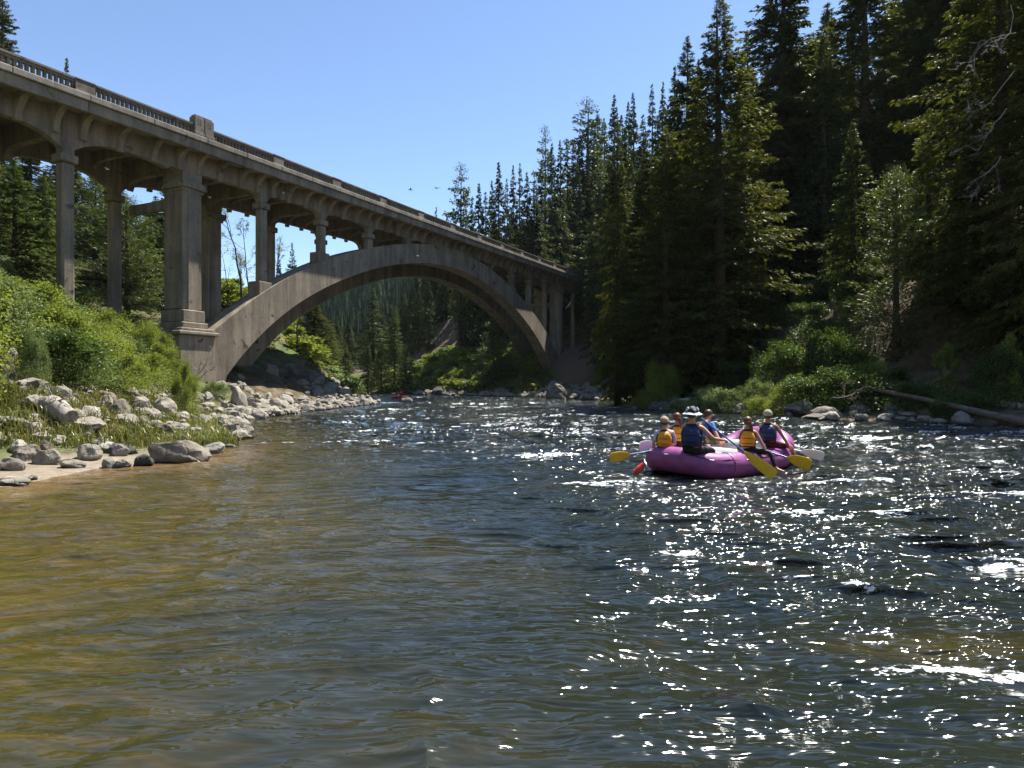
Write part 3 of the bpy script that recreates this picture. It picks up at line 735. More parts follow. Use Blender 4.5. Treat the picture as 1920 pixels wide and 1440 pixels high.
kind('ridge_b', 'fir', seed=7, h=24, rad=3.0, start=.05, nb=320, tw=9, bl=3, p=.9, lift=.02, droop=.42, bw=.22, blen=.55)
kind('ridge_pine', 'fir', seed=8, h=24, rad=2.9, start=.2, nb=150, tw=9, bl=4, p=.42, lift=.30, droop=.32, bw=.20, blen=.5, gap=.25, tuft=True)
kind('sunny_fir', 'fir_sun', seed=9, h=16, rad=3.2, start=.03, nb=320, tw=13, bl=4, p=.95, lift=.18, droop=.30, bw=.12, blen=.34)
kind('sunny_pine', 'pine', seed=10, h=16, rad=3.3, start=.06, nb=240, tw=12, bl=5, p=.7, lift=.45, droop=.22, bw=.09, blen=.38, gap=.15, tuft=True)
kind('young_pine', 'pine', seed=12, h=12, rad=2.3, start=.04, nb=230, tw=11, bl=6, p=.7, lift=.55, droop=.16, bw=.055, blen=.28, gap=.1, tuft=True)
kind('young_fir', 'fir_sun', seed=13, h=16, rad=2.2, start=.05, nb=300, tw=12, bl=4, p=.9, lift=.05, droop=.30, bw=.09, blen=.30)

def tree(name, k, x, y, z0, h, rad, label, group=None, cat='tree', rz=None, lean=(0, 0)):
    cr, tm, h0, r0 = KIND[k]
    t = empty(name, (x, y, z0)); t.rotation_euler = (lean[0], lean[1], random.uniform(0, 6.28) if rz is None else rz)
    sr = 1.3 * rad / r0; t.scale = (sr, sr, h / h0)
    tag(t, label, cat, group)
    obj('trunk', tm, t); obj('crown', cr, t)
    return t
def place(px):
    for lim, txt in ((60, 'near the left edge'), (165, 'around the first column'), (262, 'by the far column'), (400, 'by the main pier'), (530, 'right of the main pier'), (700, 'under the left leg of the arch'),
                     (850, 'below the crown of the arch'), (1000, 'inside the right leg of the arch'), (1130, 'by the far end of the deck'), (1270, 'left of the tallest fir'), (1420, 'behind the tallest fir'),
                     (1600, 'right of the tallest fir'), (1720, 'behind the young pine'), (1850, 'behind the slim young fir')):
        if px < lim: return txt
    return 'at the right edge'
def tree_px(name, k, px, ptop, Y, halfw, label, group=None, sink=.4, **kw):
    if Y > 80 and 700 < px < 1135 and group != 'trees seen through the arch':      # keep clear of the bridge
        while -(ray_x(px, Y) + 19.8) * .911 + (Y - 38) * .413 < 9.5: Y += 1
    """a tree whose tip stands where the photograph shows it"""
    X = ray_x(px, Y); z0 = H(X, Y) - sink; zt = ray_z(ptop, Y)
    h = max(4, zt - z0); rad = halfw * Y / FPX
    return tree(name, k, X, Y, z0, h, rad, label, group, **kw)

G_RIGHT = 'dark firs of the steep bank on the right'
near = [  # name, kind, px, tip, Y, half width, label
 ('fir_tree', 'fir_a', 1350, -6, 47, 112, 'tallest lone fir against the sky right of centre, layered olive boughs to the water'),
 ('fir_tree', 'fir_b', 1288, 68, 54, 78, 'fir with a ragged pale tip just left of the tallest skyline fir'),
 ('fir_tree', 'fir_c', 1158, 228, 52, 36, 'broad dark round-topped fir beside the far end of the bridge deck'),
 ('fir_tree', 'fir_b', 1206, 290, 50, 52, 'olive fir hiding the slope right of the bridge end, bare trunk low down'),
 ('fir_tree', 'fir_a', 1248, 240, 46, 70, 'olive fir in front of the ragged fir, boughs low over the bank'),
 ('fir_tree', 'fir_c', 1462, -120, 60, 95, 'huge dark fir right of the tallest skyline fir, its tip cut by the top edge'),
 ('fir_tree', 'fir_b', 1392, 290, 49, 50, 'fir with lit shelf-like boughs standing above the pale willow shrubs'),
 ('fir_tree', 'spire_a', 1545, 55, 56, 46, 'slender black spire-shaped fir in the shade of the right bank'),
 ('fir_tree', 'fir_b', 1622, -140, 62, 88, 'dark fir with scattered light boughs behind the slender spire'),
 ('fir_tree', 'spire_b', 1500, 190, 58, 46, 'narrow dark fir between the huge fir and the slender spire'),
 ('fir_tree', 'fir_c', 1765, -200, 64, 105, 'black fir towering behind the young pine near the fallen log'),
 ('fir_tree', 'fir_a', 1880, -330, 34, 130, 'nearest giant dark fir filling the right edge of the picture'),
 ('fir_tree', 'spire_b', 1600, 230, 44, 44, 'dark fir directly left of the young pine, edge twigs lit'),
 ('pine_tree', 'young_pine', 1680, 318, 37, 66, 'young pine with curled yellow-green shoots above the butt of the fallen log'),
 ('fir_tree', 'young_fir', 1742, 205, 39, 46, 'slim young fir with spaced boughs immediately right of the young pine'),
 ('fir_tree', 'fir_c', 1990, -250, 30, 120, 'dark fir cut by the right edge behind the shore stones'),
 ('fir_tree', 'spire_a', 1830, 190, 36, 52, 'dark narrow fir between the slim young fir and the giant at the right edge'),
]
for nm, k, px, tp, Y, hw, lb in near:
    tree_px(nm, k, px, tp, Y, hw, lb, G_RIGHT)
# the forest behind them on the steep slope
rng = np.random.default_rng(5)
def scatter(n, xr, yr, fn, mind, seed, ok=None):
    rg = np.random.default_rng(seed); pts = []; tries = 0
    while len(pts) < n and tries < n * 60:
        tries += 1; x = rg.uniform(*xr); y = rg.uniform(*yr)
        if ok is not None and not ok(x, y): continue
        if any((x - a) ** 2 + (y - b) ** 2 < mind ** 2 for a, b in pts): continue
        pts.append((x, y)); fn(x, y, rg)
    return pts
def ok_right(x, y):
    d, s = shore_dist(x, y); px = 960 + FPX * x / y
    for tx, ty, tl in ((12.8, 37.5, 30), (22.6, 37, 26), (16, 35, 24)):
        t_ = (x - tx) * .682 + (y - ty) * .731; l_ = abs((x - tx) * .731 - (y - ty) * .682)
        if t_ < tl and l_ < 5.5: return False
    return d > 13 and s > 0 and 1120 < px < 2250
def put_right(x, y, rg):
    k = ['fir_b', 'fir_c', 'spire_b', 'fir_a'][rg.integers(4)]; h = rg.uniform(22, 31)
    tree('fir_tree', k, x, y, H(x, y) - .5, h, rg.uniform(3.2, 4.6), 'tall dark fir of the shaded wood ' + place(960 + FPX * x / y), 'shaded firs behind the near right bank trees')
scatter(42, (12, 95), (34, 104), put_right, 4.3, 21, ok_right)
# skyline firs, tips where the photograph shows them
G_RIDGE = 'skyline firs behind the bridge'
sky_t = [(863, 308, 118, 17, 'ridge_pine', 'lone open-crowned pine, the leftmost big tree on the skyline behind the deck'),
 (898, 343, 120, 15, 'ridge_a', 'short fir just right of the lone open-crowned skyline pine'),
 (935, 303, 122, 16, 'ridge_a', 'pointed fir, third from the left on the skyline behind the deck'),
 (818, 388, 170, 9, 'ridge_a', 'small far fir whose tip peeps over the railing left of the lone pine'),
 (1021, 237, 128, 13, 'ridge_pine', 'thin tufted pine rising above its neighbours over the far half of the deck'),
 (1100, 186, 118, 23, 'ridge_pine', 'stout open-crowned pine at the left end of the high part of the skyline'),
 (1152, 177, 112, 17, 'ridge_a', 'even cone-shaped fir right of the stout skyline pine'),
 (1187, 173, 110, 13, 'ridge_b', 'thin-tipped fir between the cone-shaped fir and the dark pair on the skyline'),
 (1222, 158, 106, 14, 'spire_b', 'left one of the dark pair of firs left of the ragged fir'),
 (1243, 152, 106, 12, 'ridge_b', 'right one of the dark pair of firs left of the ragged fir'),
 (1265, 124, 84, 20, 'ridge_a', 'dense fir touching the ragged pale-tipped fir on its left side')]
for px, tp, Y, hw, k, lb in sky_t: tree_px('fir_tree' if 'pine' not in k else 'pine_tree', k, px, tp, Y, hw * 1.7, lb, G_RIDGE)
for px, tp, Y, hw in [(885, 372, 112, 11), (962, 309, 126, 9), (975, 306, 128, 10), (950, 335, 118, 10), (988, 322, 118, 12), (1003, 338, 114, 14), (1035, 268, 122, 12), (1050, 262, 126, 10), (1063, 262, 124, 9), (1076, 266, 118, 12), (1120, 208, 112, 12),
                      (1088, 262, 104, 14), (1110, 262, 100, 15), (1132, 222, 112, 13), (1165, 215, 102, 15), (1178, 190, 118, 11), (1205, 215, 96, 16), (1172, 240, 88, 18), (1252, 196, 84, 17), (1234, 215, 80, 18), (1300, 150, 78, 20), (1310, 110, 90, 18), (1400, 60, 82, 22), (1385, 130, 74, 20),
                      (838, 404, 165, 8), (806, 416, 172, 8), (872, 366, 124, 10), (910, 360, 118, 12), (922, 338, 128, 10), (1015, 300, 118, 13), (1045, 330, 104, 16), (1068, 350, 100, 16), (1008, 380, 104, 15), (1095, 340, 92, 18), (1142, 300, 86, 20)]:
    tree_px('fir_tree', random.choice(['ridge_a', 'ridge_b', 'ridge_b', 'spire_b']), px, tp, Y, hw * 1.9, 'pointed dark crowded skyline fir ' + ('above the middle of the deck' if px < 900 else 'over the far half of the deck' if px < 1000 else 'right of the thin tufted pine' if px < 1085 else 'beside the stout skyline pine' if px < 1150 else 'left of the ragged pale-tipped fir'), 'crowded skyline firs behind the deck')
# slope between the deck and the skyline, and the shaded wood seen through the arch
def ok_ridge(x, y):
    d, s = shore_dist(x, y); px = 960 + FPX * x / y
    u = (x + 19.8) * .413 + (y - 38) * .911; v = -(x + 19.8) * .911 + (y - 38) * .413
    if v < 9 and px < 1135: return False
    return d > (27 if x < 12 else 13) and s > 0 and 690 < px < 1330
def put_ridge(x, y, rg):
    px = 960 + FPX * x / y; z = H(x, y); lim = np.interp(px, [690, 720, 800, 850, 900, 1000, 1100, 1200, 1330], [530, 520, 470, 400, 372, 340, 262, 215, 130])
    h = min(rg.uniform(12, 19), ray_z(lim, y) - z)
    dd_ = float(shore_dist(np.array([x]), np.array([y]))[0][0])
    if x < 10: h = min(h, max(5, (dd_ - 13) * 1.1))
    if h < 5: return
    tree('fir_tree', ['ridge_a', 'ridge_b', 'ridge_a', 'spire_b'][rg.integers(4)], x, y, z - .4, h, rg.uniform(1.9, 2.9) * (.6 + h / 40), 'dark crowded fir of the slope behind, ' + place(px), 'crowded firs on the slope behind the bridge')
scatter(104, (-48, 60), (88, 190), put_ridge, 3.4, 33, ok_ridge)
# seen through the arch
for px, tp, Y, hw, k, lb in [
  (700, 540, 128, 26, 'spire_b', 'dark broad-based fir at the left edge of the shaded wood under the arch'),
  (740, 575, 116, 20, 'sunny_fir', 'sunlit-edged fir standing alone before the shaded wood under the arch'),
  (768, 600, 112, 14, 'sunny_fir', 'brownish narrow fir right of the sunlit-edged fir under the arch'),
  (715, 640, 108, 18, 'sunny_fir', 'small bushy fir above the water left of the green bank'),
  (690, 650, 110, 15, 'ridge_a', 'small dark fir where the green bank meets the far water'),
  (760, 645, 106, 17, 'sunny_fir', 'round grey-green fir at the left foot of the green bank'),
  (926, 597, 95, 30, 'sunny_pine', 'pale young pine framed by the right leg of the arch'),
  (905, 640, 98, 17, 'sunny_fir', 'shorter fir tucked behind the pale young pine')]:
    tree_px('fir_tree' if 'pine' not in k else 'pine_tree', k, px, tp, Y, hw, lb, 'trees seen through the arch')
# left side
G_L = 'trees of the left hillside'
for px, tp, Y, hw, k, lb in [
  (2, -40, 62, 50, 'fir_b', 'tall fir above the railing at the upper left corner'),
  (125, 108, 92, 26, 'ridge_a', 'small fir tip peeping over the railing left of the stone pylon'),
  (28, 300, 44, 62, 'sunny_fir', 'bushy yellow-green fir left of the first column under the deck'),
  (82, 330, 46, 46, 'sunny_fir', 'yellow-green fir just behind the first column'),
  (-40, 270, 46, 60, 'sunny_pine', 'loose pine at the left edge under the deck'),
  (178, 318, 62, 52, 'sunny_pine', 'big loose green pine between the first column and the far column'),
  (212, 350, 70, 40, 'sunny_fir', 'darker fir behind the big loose pine'),
  (282, 382, 74, 36, 'fir_b', 'dark fir framed between the far column and the main pier'),
  (262, 455, 60, 24, 'sunny_fir', 'light green young fir in front of the dark framed fir'),
  (300, 470, 66, 24, 'sunny_fir', 'green fir half hidden by the main pier'),
  (58, 262, 60, 46, 'fir_b', 'tall dark fir behind the first gap under the deck'),
  (104, 285, 66, 40, 'fir_b', 'second dark fir in the first gap under the deck'),
  (188, 292, 78, 44, 'fir_b', 'tall dark fir rising behind the big loose pine'),
  (140, 300, 72, 44, 'fir_b', 'dark fir behind the first column'),
  (548, 455, 98, 20, 'sunny_fir', 'pointed fir seen between the slender column and the arch'),
  (523, 470, 104, 14, 'ridge_a', 'dark fir close to the right side of the second column'),
  (598, 487, 116, 9, 'ridge_a', 'tiny fir tip on the left shoulder of the arch'),
  (452, 505, 110, 13, 'ridge_a', 'small dark fir between the main pier and the second column'),
  (420, 545, 84, 18, 'sunny_fir', 'bushy green fir low behind the main pier'),
  (588, 560, 84, 40, 'fir_b', 'dark spreading fir under the left leg of the arch'),
  (618, 610, 88, 24, 'sunny_fir', 'green fir at the foot of the dark spreading fir under the arch'),
  (648, 640, 92, 15, 'sunny_fir', 'last small fir on the green point left of the far water')]:
    tree_px('fir_tree' if 'pine' not in k else 'pine_tree', k, px, tp, Y, hw, lb, G_L)
def ok_left(x, y):
    d, s = shore_dist(x, y); px = 960 + FPX * x / y
    u = (x + 19.8) * .413 + (y - 38) * .911; v = -(x + 19.8) * .911 + (y - 38) * .413
    return d > 9 and s < 0 and v > 9 and (px < 330)
def put_left(x, y, rg):
    h = rg.uniform(9, 15)
    tree('fir_tree', ['sunny_fir', 'sunny_fir', 'fir_b', 'sunny_pine'][rg.integers(4)], x, y, H(x, y) - .4, h, rg.uniform(2.0, 3.2), 'green fir of the left hillside ' + place(960 + FPX * x / y), 'firs on the hillside behind the left end of the bridge')
scatter(34, (-95, -22), (40, 120), put_left, 4.0, 44, ok_left)
def ok_l2(x, y):
    d, s = shore_dist(x, y); px = 960 + FPX * x / y
    return d > 8 and s > 0 and 380 < px < 700
def put_l2(x, y, rg):
    z = H(x, y); px = 960 + FPX * x / y; lim = np.interp(px, [380, 480, 560, 600, 700], [545, 560, 545, 540, 560]); h = min(rg.uniform(9, 16), ray_z(lim, y) - z)
    if h < 5: return
    tree('fir_tree', ['ridge_a', 'ridge_b', 'sunny_fir'][rg.integers(3)], x, y, z - .4, h, rg.uniform(1.7, 2.6), 'fir of the far riverside wood ' + place(px), 'far riverside firs seen between the piers')
scatter(28, (-120, -20), (128, 260), put_l2, 4.5, 45, ok_l2)

# the far wooded valley side: one mass
def far_forest():
    rg = np.random.default_rng(3); V = []; F = []; n = 0
    while n < 3600:
        y = rg.uniform(215, 520); px = rg.uniform(330, 1010); x = ray_x(px, y)
        z = H(x, y); h = rg.uniform(11, 19); r = h * rg.uniform(.13, .18); b = len(V); k = 7; n += .34
        if z + h > ray_z(np.interp(px, [330, 430, 600, 700, 760, 1010], [518, 520, 512, 505, 498, 450]), y): continue
        a0 = rg.uniform(0, 6)
        for tier in range(4):
            zb = z + h * (.08 + .22 * tier); zt = z + h * min(1, .42 + .22 * tier); rr = r * (1 - tier * .23)
            b = len(V)
            for i in range(k):
                a = a0 + tier + i * 2 * math.pi / k; q = rr * rg.uniform(.65, 1.25)
                V.append((x + q * math.cos(a), y + q * math.sin(a), zb - rg.random() * h * .05))
            V.append((x, y, zt))
            for i in range(k): F.append((b + i, b + (i + 1) % k, b + k))
        n += .66
    me = mesh_np('far_forest', np.array(V), np.array(F), M['far'])
    o = obj('far_forest', me); tag(o, 'blue-green wooded valley side far away beyond the arch', 'forest', None, 'stuff')
M['far'] = mat_leaf('far_needles', (0.018, 0.034, 0.018), (0.034, 0.058, 0.026), (0.060, 0.085, 0.036), 0.2, 0.1, 0.05)
far_forest()

# ------------------------------------------------------------------ stones
def rock_mesh(seed, sub=4, flat=.6, rnd=.5):
    rg = np.random.default_rng(seed); bm = bmesh.new(); bmesh.ops.create_icosphere(bm, subdivisions=sub, radius=1)
    V = np.array([v.co[:] for v in bm.verts]); nrm = V.copy(); r = np.ones(len(V))
    for _ in range(13):                        # flat facets, softened
        n = rg.normal(size=3); n /= np.linalg.norm(n); d = rg.uniform(.48, .92)
        q = V @ n; m_ = q > d; k = np.where(m_, d / np.maximum(q, 1e-6), 1); r = np.minimum(r, k ** (1 - .35 * rnd))
    V = V * r[:, None]
    for f, a in ((1.3, .14), (3.1, .055), (7, .02)):
        o = rg.random(3) * 50
        w_ = fbm(nrm[:, 0] * f + o[0] + nrm[:, 2] * 1.7 * f, nrm[:, 1] * f + o[1] - nrm[:, 2] * 1.3 * f, 3) - .5
        V = V * (1 + 2 * a * w_)[:, None]
    V = V * np.array([1, rg.uniform(.65, .9), flat * rg.uniform(.8, 1.2)])
    for v, c in zip(bm.verts, V): v.co = c
    me = bpy.data.meshes.new('rock'); bm.to_mesh(me); bm.free()
    me.polygons.foreach_set('use_smooth', [True] * len(me.polygons)); me.set_sharp_from_angle(angle=R(19)); return me
ROCKS = [rock_mesh(100 + i, 4, [.55, .7, .5, .8][i % 4], [.2, .7, .5, .9][(i // 2) % 4]) for i in range(12)]
ROCKS_D = []
for r_ in ROCKS:
    r_.materials.append(M['granite']); q = r_.copy(); q.materials.clear(); q.materials.append(M['granite_dark']); ROCKS_D.append(q)
NROCK = [0]
def rock(x, y, w, h, label, group, z=None, mi=None, dark=False, rz=None, tilt=.25, sink=.36, name='boulder'):
    i = random.randrange(12) if mi is None else mi
    me = (ROCKS_D if dark else ROCKS)[i]; hz = max(v.co.z for v in me.vertices) if i not in _hz else _hz[i]; _hz[i] = hz
    z = H(x, y) if z is None else z
    sx = w / 2; sz = h / 2 / hz
    o = obj(name, me, None, (x, y, z + h * (.5 - sink)), (random.uniform(-tilt, tilt), random.uniform(-tilt, tilt), random.uniform(0, 6.28) if rz is None else rz), (sx, sx * random.uniform(.8, 1.15), sz))
    tag(o, label, 'rock', group); NROCK[0] += 1; return o
_hz = {}
G_LR = 'boulders on the near left bank'
def rpx(px, py, wpx, hpx, label, group=G_LR, **kw):
    x, y, z = hit(px, py); s_ = y / FPX
    if z < .02: z = .02
    return rock(x, y + wpx * s_ * .3, wpx * s_, hpx * s_ * 1.25, label, group, z=z, **kw)
rpx(312, 874, 116, 50, 'largest pale boulder at the water edge beyond the sandbar', mi=1, rz=.3, tilt=.05)
rpx(262, 886, 40, 26, 'small wet dark rock touching the largest boulder on its left', mi=3, dark=True)
rpx(222, 890, 42, 18, 'low wet rock in the shallows left of the largest boulder', mi=5, dark=True)
rpx(394, 852, 58, 22, 'dark wet slab right of the largest boulder, water around it', mi=4, dark=True)
for (px, py, w_, h_, lb) in [(79, 874, 62, 36, 'pale flat-faced boulder above the sandbar'), (36, 868, 46, 32, 'grey boulder left of the pale flat-faced one'), (80, 848, 30, 24, 'rounded stone behind the pale flat-faced boulder'),
    (104, 838, 34, 24, 'rounded stone right behind the sandbar pile'), (26, 846, 46, 26, 'brown boulder at the left end of the sandbar pile'), (64, 828, 44, 20, 'long flat stone on top of the sandbar pile'),
    (52, 852, 34, 20, 'small brown stone wedged in the sandbar pile'), (143, 812, 76, 32, 'broad pale boulder with a straight shadow edge in the grass'), (164, 790, 44, 36, 'tilted pale boulder above the broad one'),
    (214, 786, 56, 46, 'tall whitish boulder on the grass slope'), (236, 800, 20, 32, 'narrow upright stone beside the tall whitish boulder'), (292, 812, 52, 26, 'rounded pale boulder half sunk in grass above the cairn'),
    (298, 776, 50, 36, 'angular white boulder at the end of the grey drift log'), (332, 790, 42, 24, 'smooth pale stone right of the angular white boulder'), (253, 770, 30, 20, 'small stone left of the angular white boulder'),
    (360, 776, 38, 22, 'rounded stone below the green shrub edge'), (441, 768, 50, 56, 'big leaning slab of pale granite above the gravel'), (8, 884, 56, 30, 'low slab at the very left edge by the sand'),
    (122, 880, 52, 20, 'flat dark stone lying across the sandbar'), (10, 912, 60, 16, 'low wet slab in the sand at the left edge'), (385, 752, 40, 22, 'flat stone under the bridge end shrubs'), (5, 700, 46, 60, 'big rust-stained rock by the left edge below the shrubs'),
    (500, 752, 26, 20, 'cube-like pale stone on the gravel near the leaning slab'), (548, 762, 30, 20, 'pale stone at the right end of the sunlit gravel')]:
    rpx(px, py, w_, h_, lb, tilt=.2)
rgp = np.random.default_rng(77)
for i in range(15):
    px_, py_ = rgp.uniform(-20, 245), rgp.uniform(806, 872); w_ = rgp.uniform(26, 54)
    if px_ > 150 and py_ < 840: py_ += 30
    rpx(px_, py_, w_, w_ * rgp.uniform(.5, .75), 'grey river stone of the jumbled pile behind the sandbar', 'jumbled stones behind the sandbar', dark=rgp.random() < .55, tilt=.4)
# the cairn
cx, cy, cz = hit(341, 838); s_ = cy / FPX
for i, (w_, h_, zz, lb) in enumerate([(17, 9, 4, 'lowest stone of the little cairn'), (14, 8, 12, 'middle stone of the little cairn'), (13, 9, 20, 'top stone of the little cairn')]):
    rock(cx, cy + .1, w_ * s_, h_ * s_, lb, G_LR, z=max(cz, .1) + zz * s_ - .04, tilt=.08, sink=.5, name='stone')
def ok_lr(x, y):
    d, s = shore_dist(x, y); return -.4 < d < 5.5 and s < 0 and (y > 19 or d > 2.2) and -20 < x
def s_side(x, y): return float(shore_dist(np.array([x]), np.array([y]))[1][0])
def put_lr(lb, g, smin, smax, dark=False, f=.7):
    def fn(x, y, rg):
        w_ = smin * (smax / smin) ** (rg.random() ** 1.4)
        rock(x, y, w_, w_ * rg.uniform(.42, .95) * f * 1.3, lb, g, z=max(0.0, H(x, y)), dark=dark or rg.random() < .35 or (y > 46 and s_side(x, y) < 0), tilt=.45)  # left shore past the arch foot: shade put into darker stone colour
    return fn
scatter(46, (-16, -8), (11.5, 30), put_lr('rounded pale stone of the near left bank between grass and water', G_LR, .22, .75), .45, 61, ok_lr)
def ok_lb(x, y):
    d, s = shore_dist(x, y); return -.5 < d < 7 and s < 0
scatter(62, (-20, -10), (28, 56), put_lr('rough stone of the rubble shore under the near leg of the arch', 'rubble under the near leg of the arch', .35, 2.3), .75, 62, ok_lb)
def ok_fb(x, y):
    d, s = shore_dist(x, y); return -.4 < d < 3.5 and s > 0
scatter(52, (-24, 9), (72, 112), put_lr('pale stone along the far shore beneath the green bank', 'stones along the far shore', .6, 2.0), 1.0, 63, ok_fb)
rpx(803, 747, 27, 14, 'rounded whitish boulder at the far shore beneath the green bank', 'stones along the far shore', mi=0)
rpx(822, 743, 26, 20, 'square dark block leaning behind the whitish far boulder', 'stones along the far shore', mi=3, dark=True)
rock(ray_x(762, 57), 57, 1.35, .85, 'lone brown boulder standing in the current beyond the left point', 'stones in the river', z=.05, mi=4, sink=.35)
rock(ray_x(1042, 76), 76, 3.4, 2.6, 'dark block of rock in front of the foot of the far arch leg', 'stones along the far shore', z=.4, mi=7, dark=True)
def ok_rb(x, y):
    d, s = shore_dist(x, y); px = 960 + FPX * x / y
    return -.3 < d < 4.6 and s > 0 and 1160 < px < 2050
for (px, py, w_, h_, lb) in [(1262, 762, 62, 30, 'smooth grey boulder at the left end of the right shore row'), (1292, 775, 44, 32, 'pale cracked boulder behind the hat of the standing-height paddler'), (1334, 768, 36, 26, 'white-topped boulder in the sunlit gap'),
    (1396, 786, 54, 26, 'long light boulder at the waterline behind the ponytailed rower'), (1372, 762, 40, 14, 'thin tilted slab with a dark underside in the sunlit gap'), (1412, 765, 36, 18, 'dark smooth boulder beside the tilted slab'),
    (1510, 784, 74, 42, 'large dark sloping boulder right of the raft'), (1560, 790, 66, 30, 'pale-edged boulder in front of the large sloping one'), (1568, 800, 44, 20, 'rounded pale boulder at the water, right shore middle'), (1535, 803, 56, 12, 'flat bleached rock barely above the rapids'),
    (1214, 746, 34, 26, 'mottled boulder with driftwood in the left of the right shore'), (1240, 776, 60, 20, 'dark boulder sitting in the water left of the raft crew')]:
    rpx(px, py, w_, h_, lb, 'boulders of the right shore', dark=('dark' in lb or 'grey' in lb), tilt=.12)
scatter(74, (9, 30), (19, 60), put_lr('rounded grey stone among the many on the shaded right shore', 'stones of the shaded right shore', .35, 1.25, dark=True), .62, 64, ok_rb)

def cobbles():
    rg = np.random.default_rng(9); bases = []
    for i in range(9):
        bm = bmesh.new(); bmesh.ops.create_icosphere(bm, subdivisions=2, radius=1)
        Vb = np.array([v.co[:] for v in bm.verts]); Fb = np.array([[v.index for v in f.verts] for f in bm.faces]); bm.free()
        for _ in range(9):
            nn = rg.normal(size=3); nn /= np.linalg.norm(nn); dd = rg.uniform(.45, .85); q = Vb @ nn; Vb = Vb * np.where(q > dd, dd / np.maximum(q, 1e-6), 1)[:, None]
        o = rg.random(3) * 9; Vb = Vb * (1 + .5 * (fbm(Vb[:, 0] * 1.6 + o[0] + Vb[:, 2], Vb[:, 1] * 1.6 + o[1], 2) - .5))[:, None]; bases.append((Vb, Fb))
    VV, FF, n, b = [], [], 0, 0
    while n < 2600:
        zone_ = rg.random()
        if zone_ < .55: x, y = rg.uniform(-18, -7.5), rg.uniform(11, 56)
        elif zone_ < .75: x, y = rg.uniform(8, 30), rg.uniform(18, 60)
        else: x, y = rg.uniform(-25, 12), rg.uniform(66, 112)
        d, s = shore_dist(x, y)
        if not (-.5 < d < 5): continue
        if s < 0 and y < 17 and d < 2.4 and rg.random() > .06: continue
        if s < 0 and y < 32 and rg.random() > .25: continue
        if s < 0 and y >= 32 and rg.random() < .4: continue
        if s < 0 and y >= 32 and d > 2.5 and fbm(np.array([x * .5]), np.array([y * .5]), 2)[0] < .5: continue
        z = H(x, y); w_ = (.04 + .26 * rg.random() ** 2) * (1 + y / 45); Vb, Fb = bases[rg.integers(9)]
        a = rg.uniform(0, 6.28); R_ = np.array([[math.cos(a), -math.sin(a), 0], [math.sin(a), math.cos(a), 0], [0, 0, 1]])
        P_ = (Vb * np.array([1, rg.uniform(.5, .95), rg.uniform(.35, .85)]) * w_) @ R_.T + np.array([x, y, max(z, -.02) + w_ * .2])
        VV.append(P_); FF.append(Fb + b); b += len(P_); n += 1
    o = obj('cobbles', mesh_np('cobbles', np.concatenate(VV), np.concatenate(FF), M['gravel'], False)); tag(o, 'loose cobbles and gravel strewn along both shores', 'cobbles', None, 'stuff')
cobbles()

# ------------------------------------------------------------------ shrubs
def shrub_mesh(seed, n, mat, leaf=.085, h=2.2, r=1.6, lumps=9):
    rg = np.random.default_rng(seed); mb = MB(); C = []; D = []
    ends = []
    for i in range(lumps):
        a = i * 2.4 + rg.uniform(-.3, .3); q = r * math.sqrt((i + .5) / lumps) * .75; hh = h * rg.uniform(.5, .95) * (1 - .35 * (q / r) ** 2)
        e = np.array([q * math.cos(a), q * math.sin(a), hh]); ends.append((e, rg.uniform(.35, .62) * r * .75))
        mb.tube([(0, 0, -.2), tuple(e * np.array([.45, .45, .45])), tuple(e * np.array([.9, .9, .98]))], [.035, .022, .008], 4)
        for _ in range(5):
            f = e + rg.normal(0, .25, 3) * r * .6; f[2] = abs(f[2]); mb.tube([tuple(e * .6), tuple((e + f) * .5), tuple(f)], [.012, .008, .004], 3)
    per = n // lumps
    for e, rad in ends:
        v = rg.normal(size=(per, 3)); v /= np.linalg.norm(v, axis=1, keepdims=True); rr = rad * rg.random(per) ** .45
        # sprays: leaves gather on a few dozen twigs
        tw = rg.normal(size=(26, 3)); tw /= np.linalg.norm(tw, axis=1, keepdims=True); k = rg.integers(0, 26, per)
        v = .45 * v + .75 * tw[k]; P_ = e + v * rr[:, None] * np.array([1, 1, .85]) + np.array([0, 0, -.05])
        P_[:, 2] = np.abs(P_[:, 2]) + .02; C.append(P_); D.append(v + rg.normal(0, .8, (per, 3)))
    m_ = n // 3; a = rg.random(m_) * 6.28; q = r * 1.05 * np.sqrt(rg.random(m_)); C.append(np.stack([q * np.cos(a), q * np.sin(a), h * .45 * rg.random(m_)], 1)); D.append(rg.normal(size=(m_, 3)))
    C = np.concatenate(C); D = np.concatenate(D); L = leaf * rg.uniform(.7, 1.5, len(C))
    P_ = blades(C, D, L * 1.3, L * .85, rg.uniform(-1.4, 1.4, len(C)), rg)
    cm = mesh_np('foliage', P_, np.arange(len(P_)).reshape(-1, 4), M[mat])
    tm = bpy.data.meshes.new('stems'); tm.from_pydata([tuple(q) for q in mb.v], [], mb.f); tm.materials.append(M['stem']); tm.update()
    return cm, tm, h, r
SH = {'bush_a': shrub_mesh(1, 15000, 'leaf', .046), 'bush_b': shrub_mesh(2, 14000, 'leaf', .050, lumps=13), 'bush_c': shrub_mesh(3, 12000, 'leaf_pale', .048, lumps=9),
      'alder': shrub_mesh(4, 9000, 'leaf_deep', .065, lumps=11), 'far_a': shrub_mesh(5, 2600, 'leaf', .17, lumps=9), 'far_b': shrub_mesh(6, 2600, 'leaf_deep', .17, lumps=8), 'far_c': shrub_mesh(7, 2600, 'leaf_pale', .16, lumps=10),
      'sapling': shrub_mesh(8, 2200, 'leaf', .10, h=2.6, r=1.1, lumps=6)}
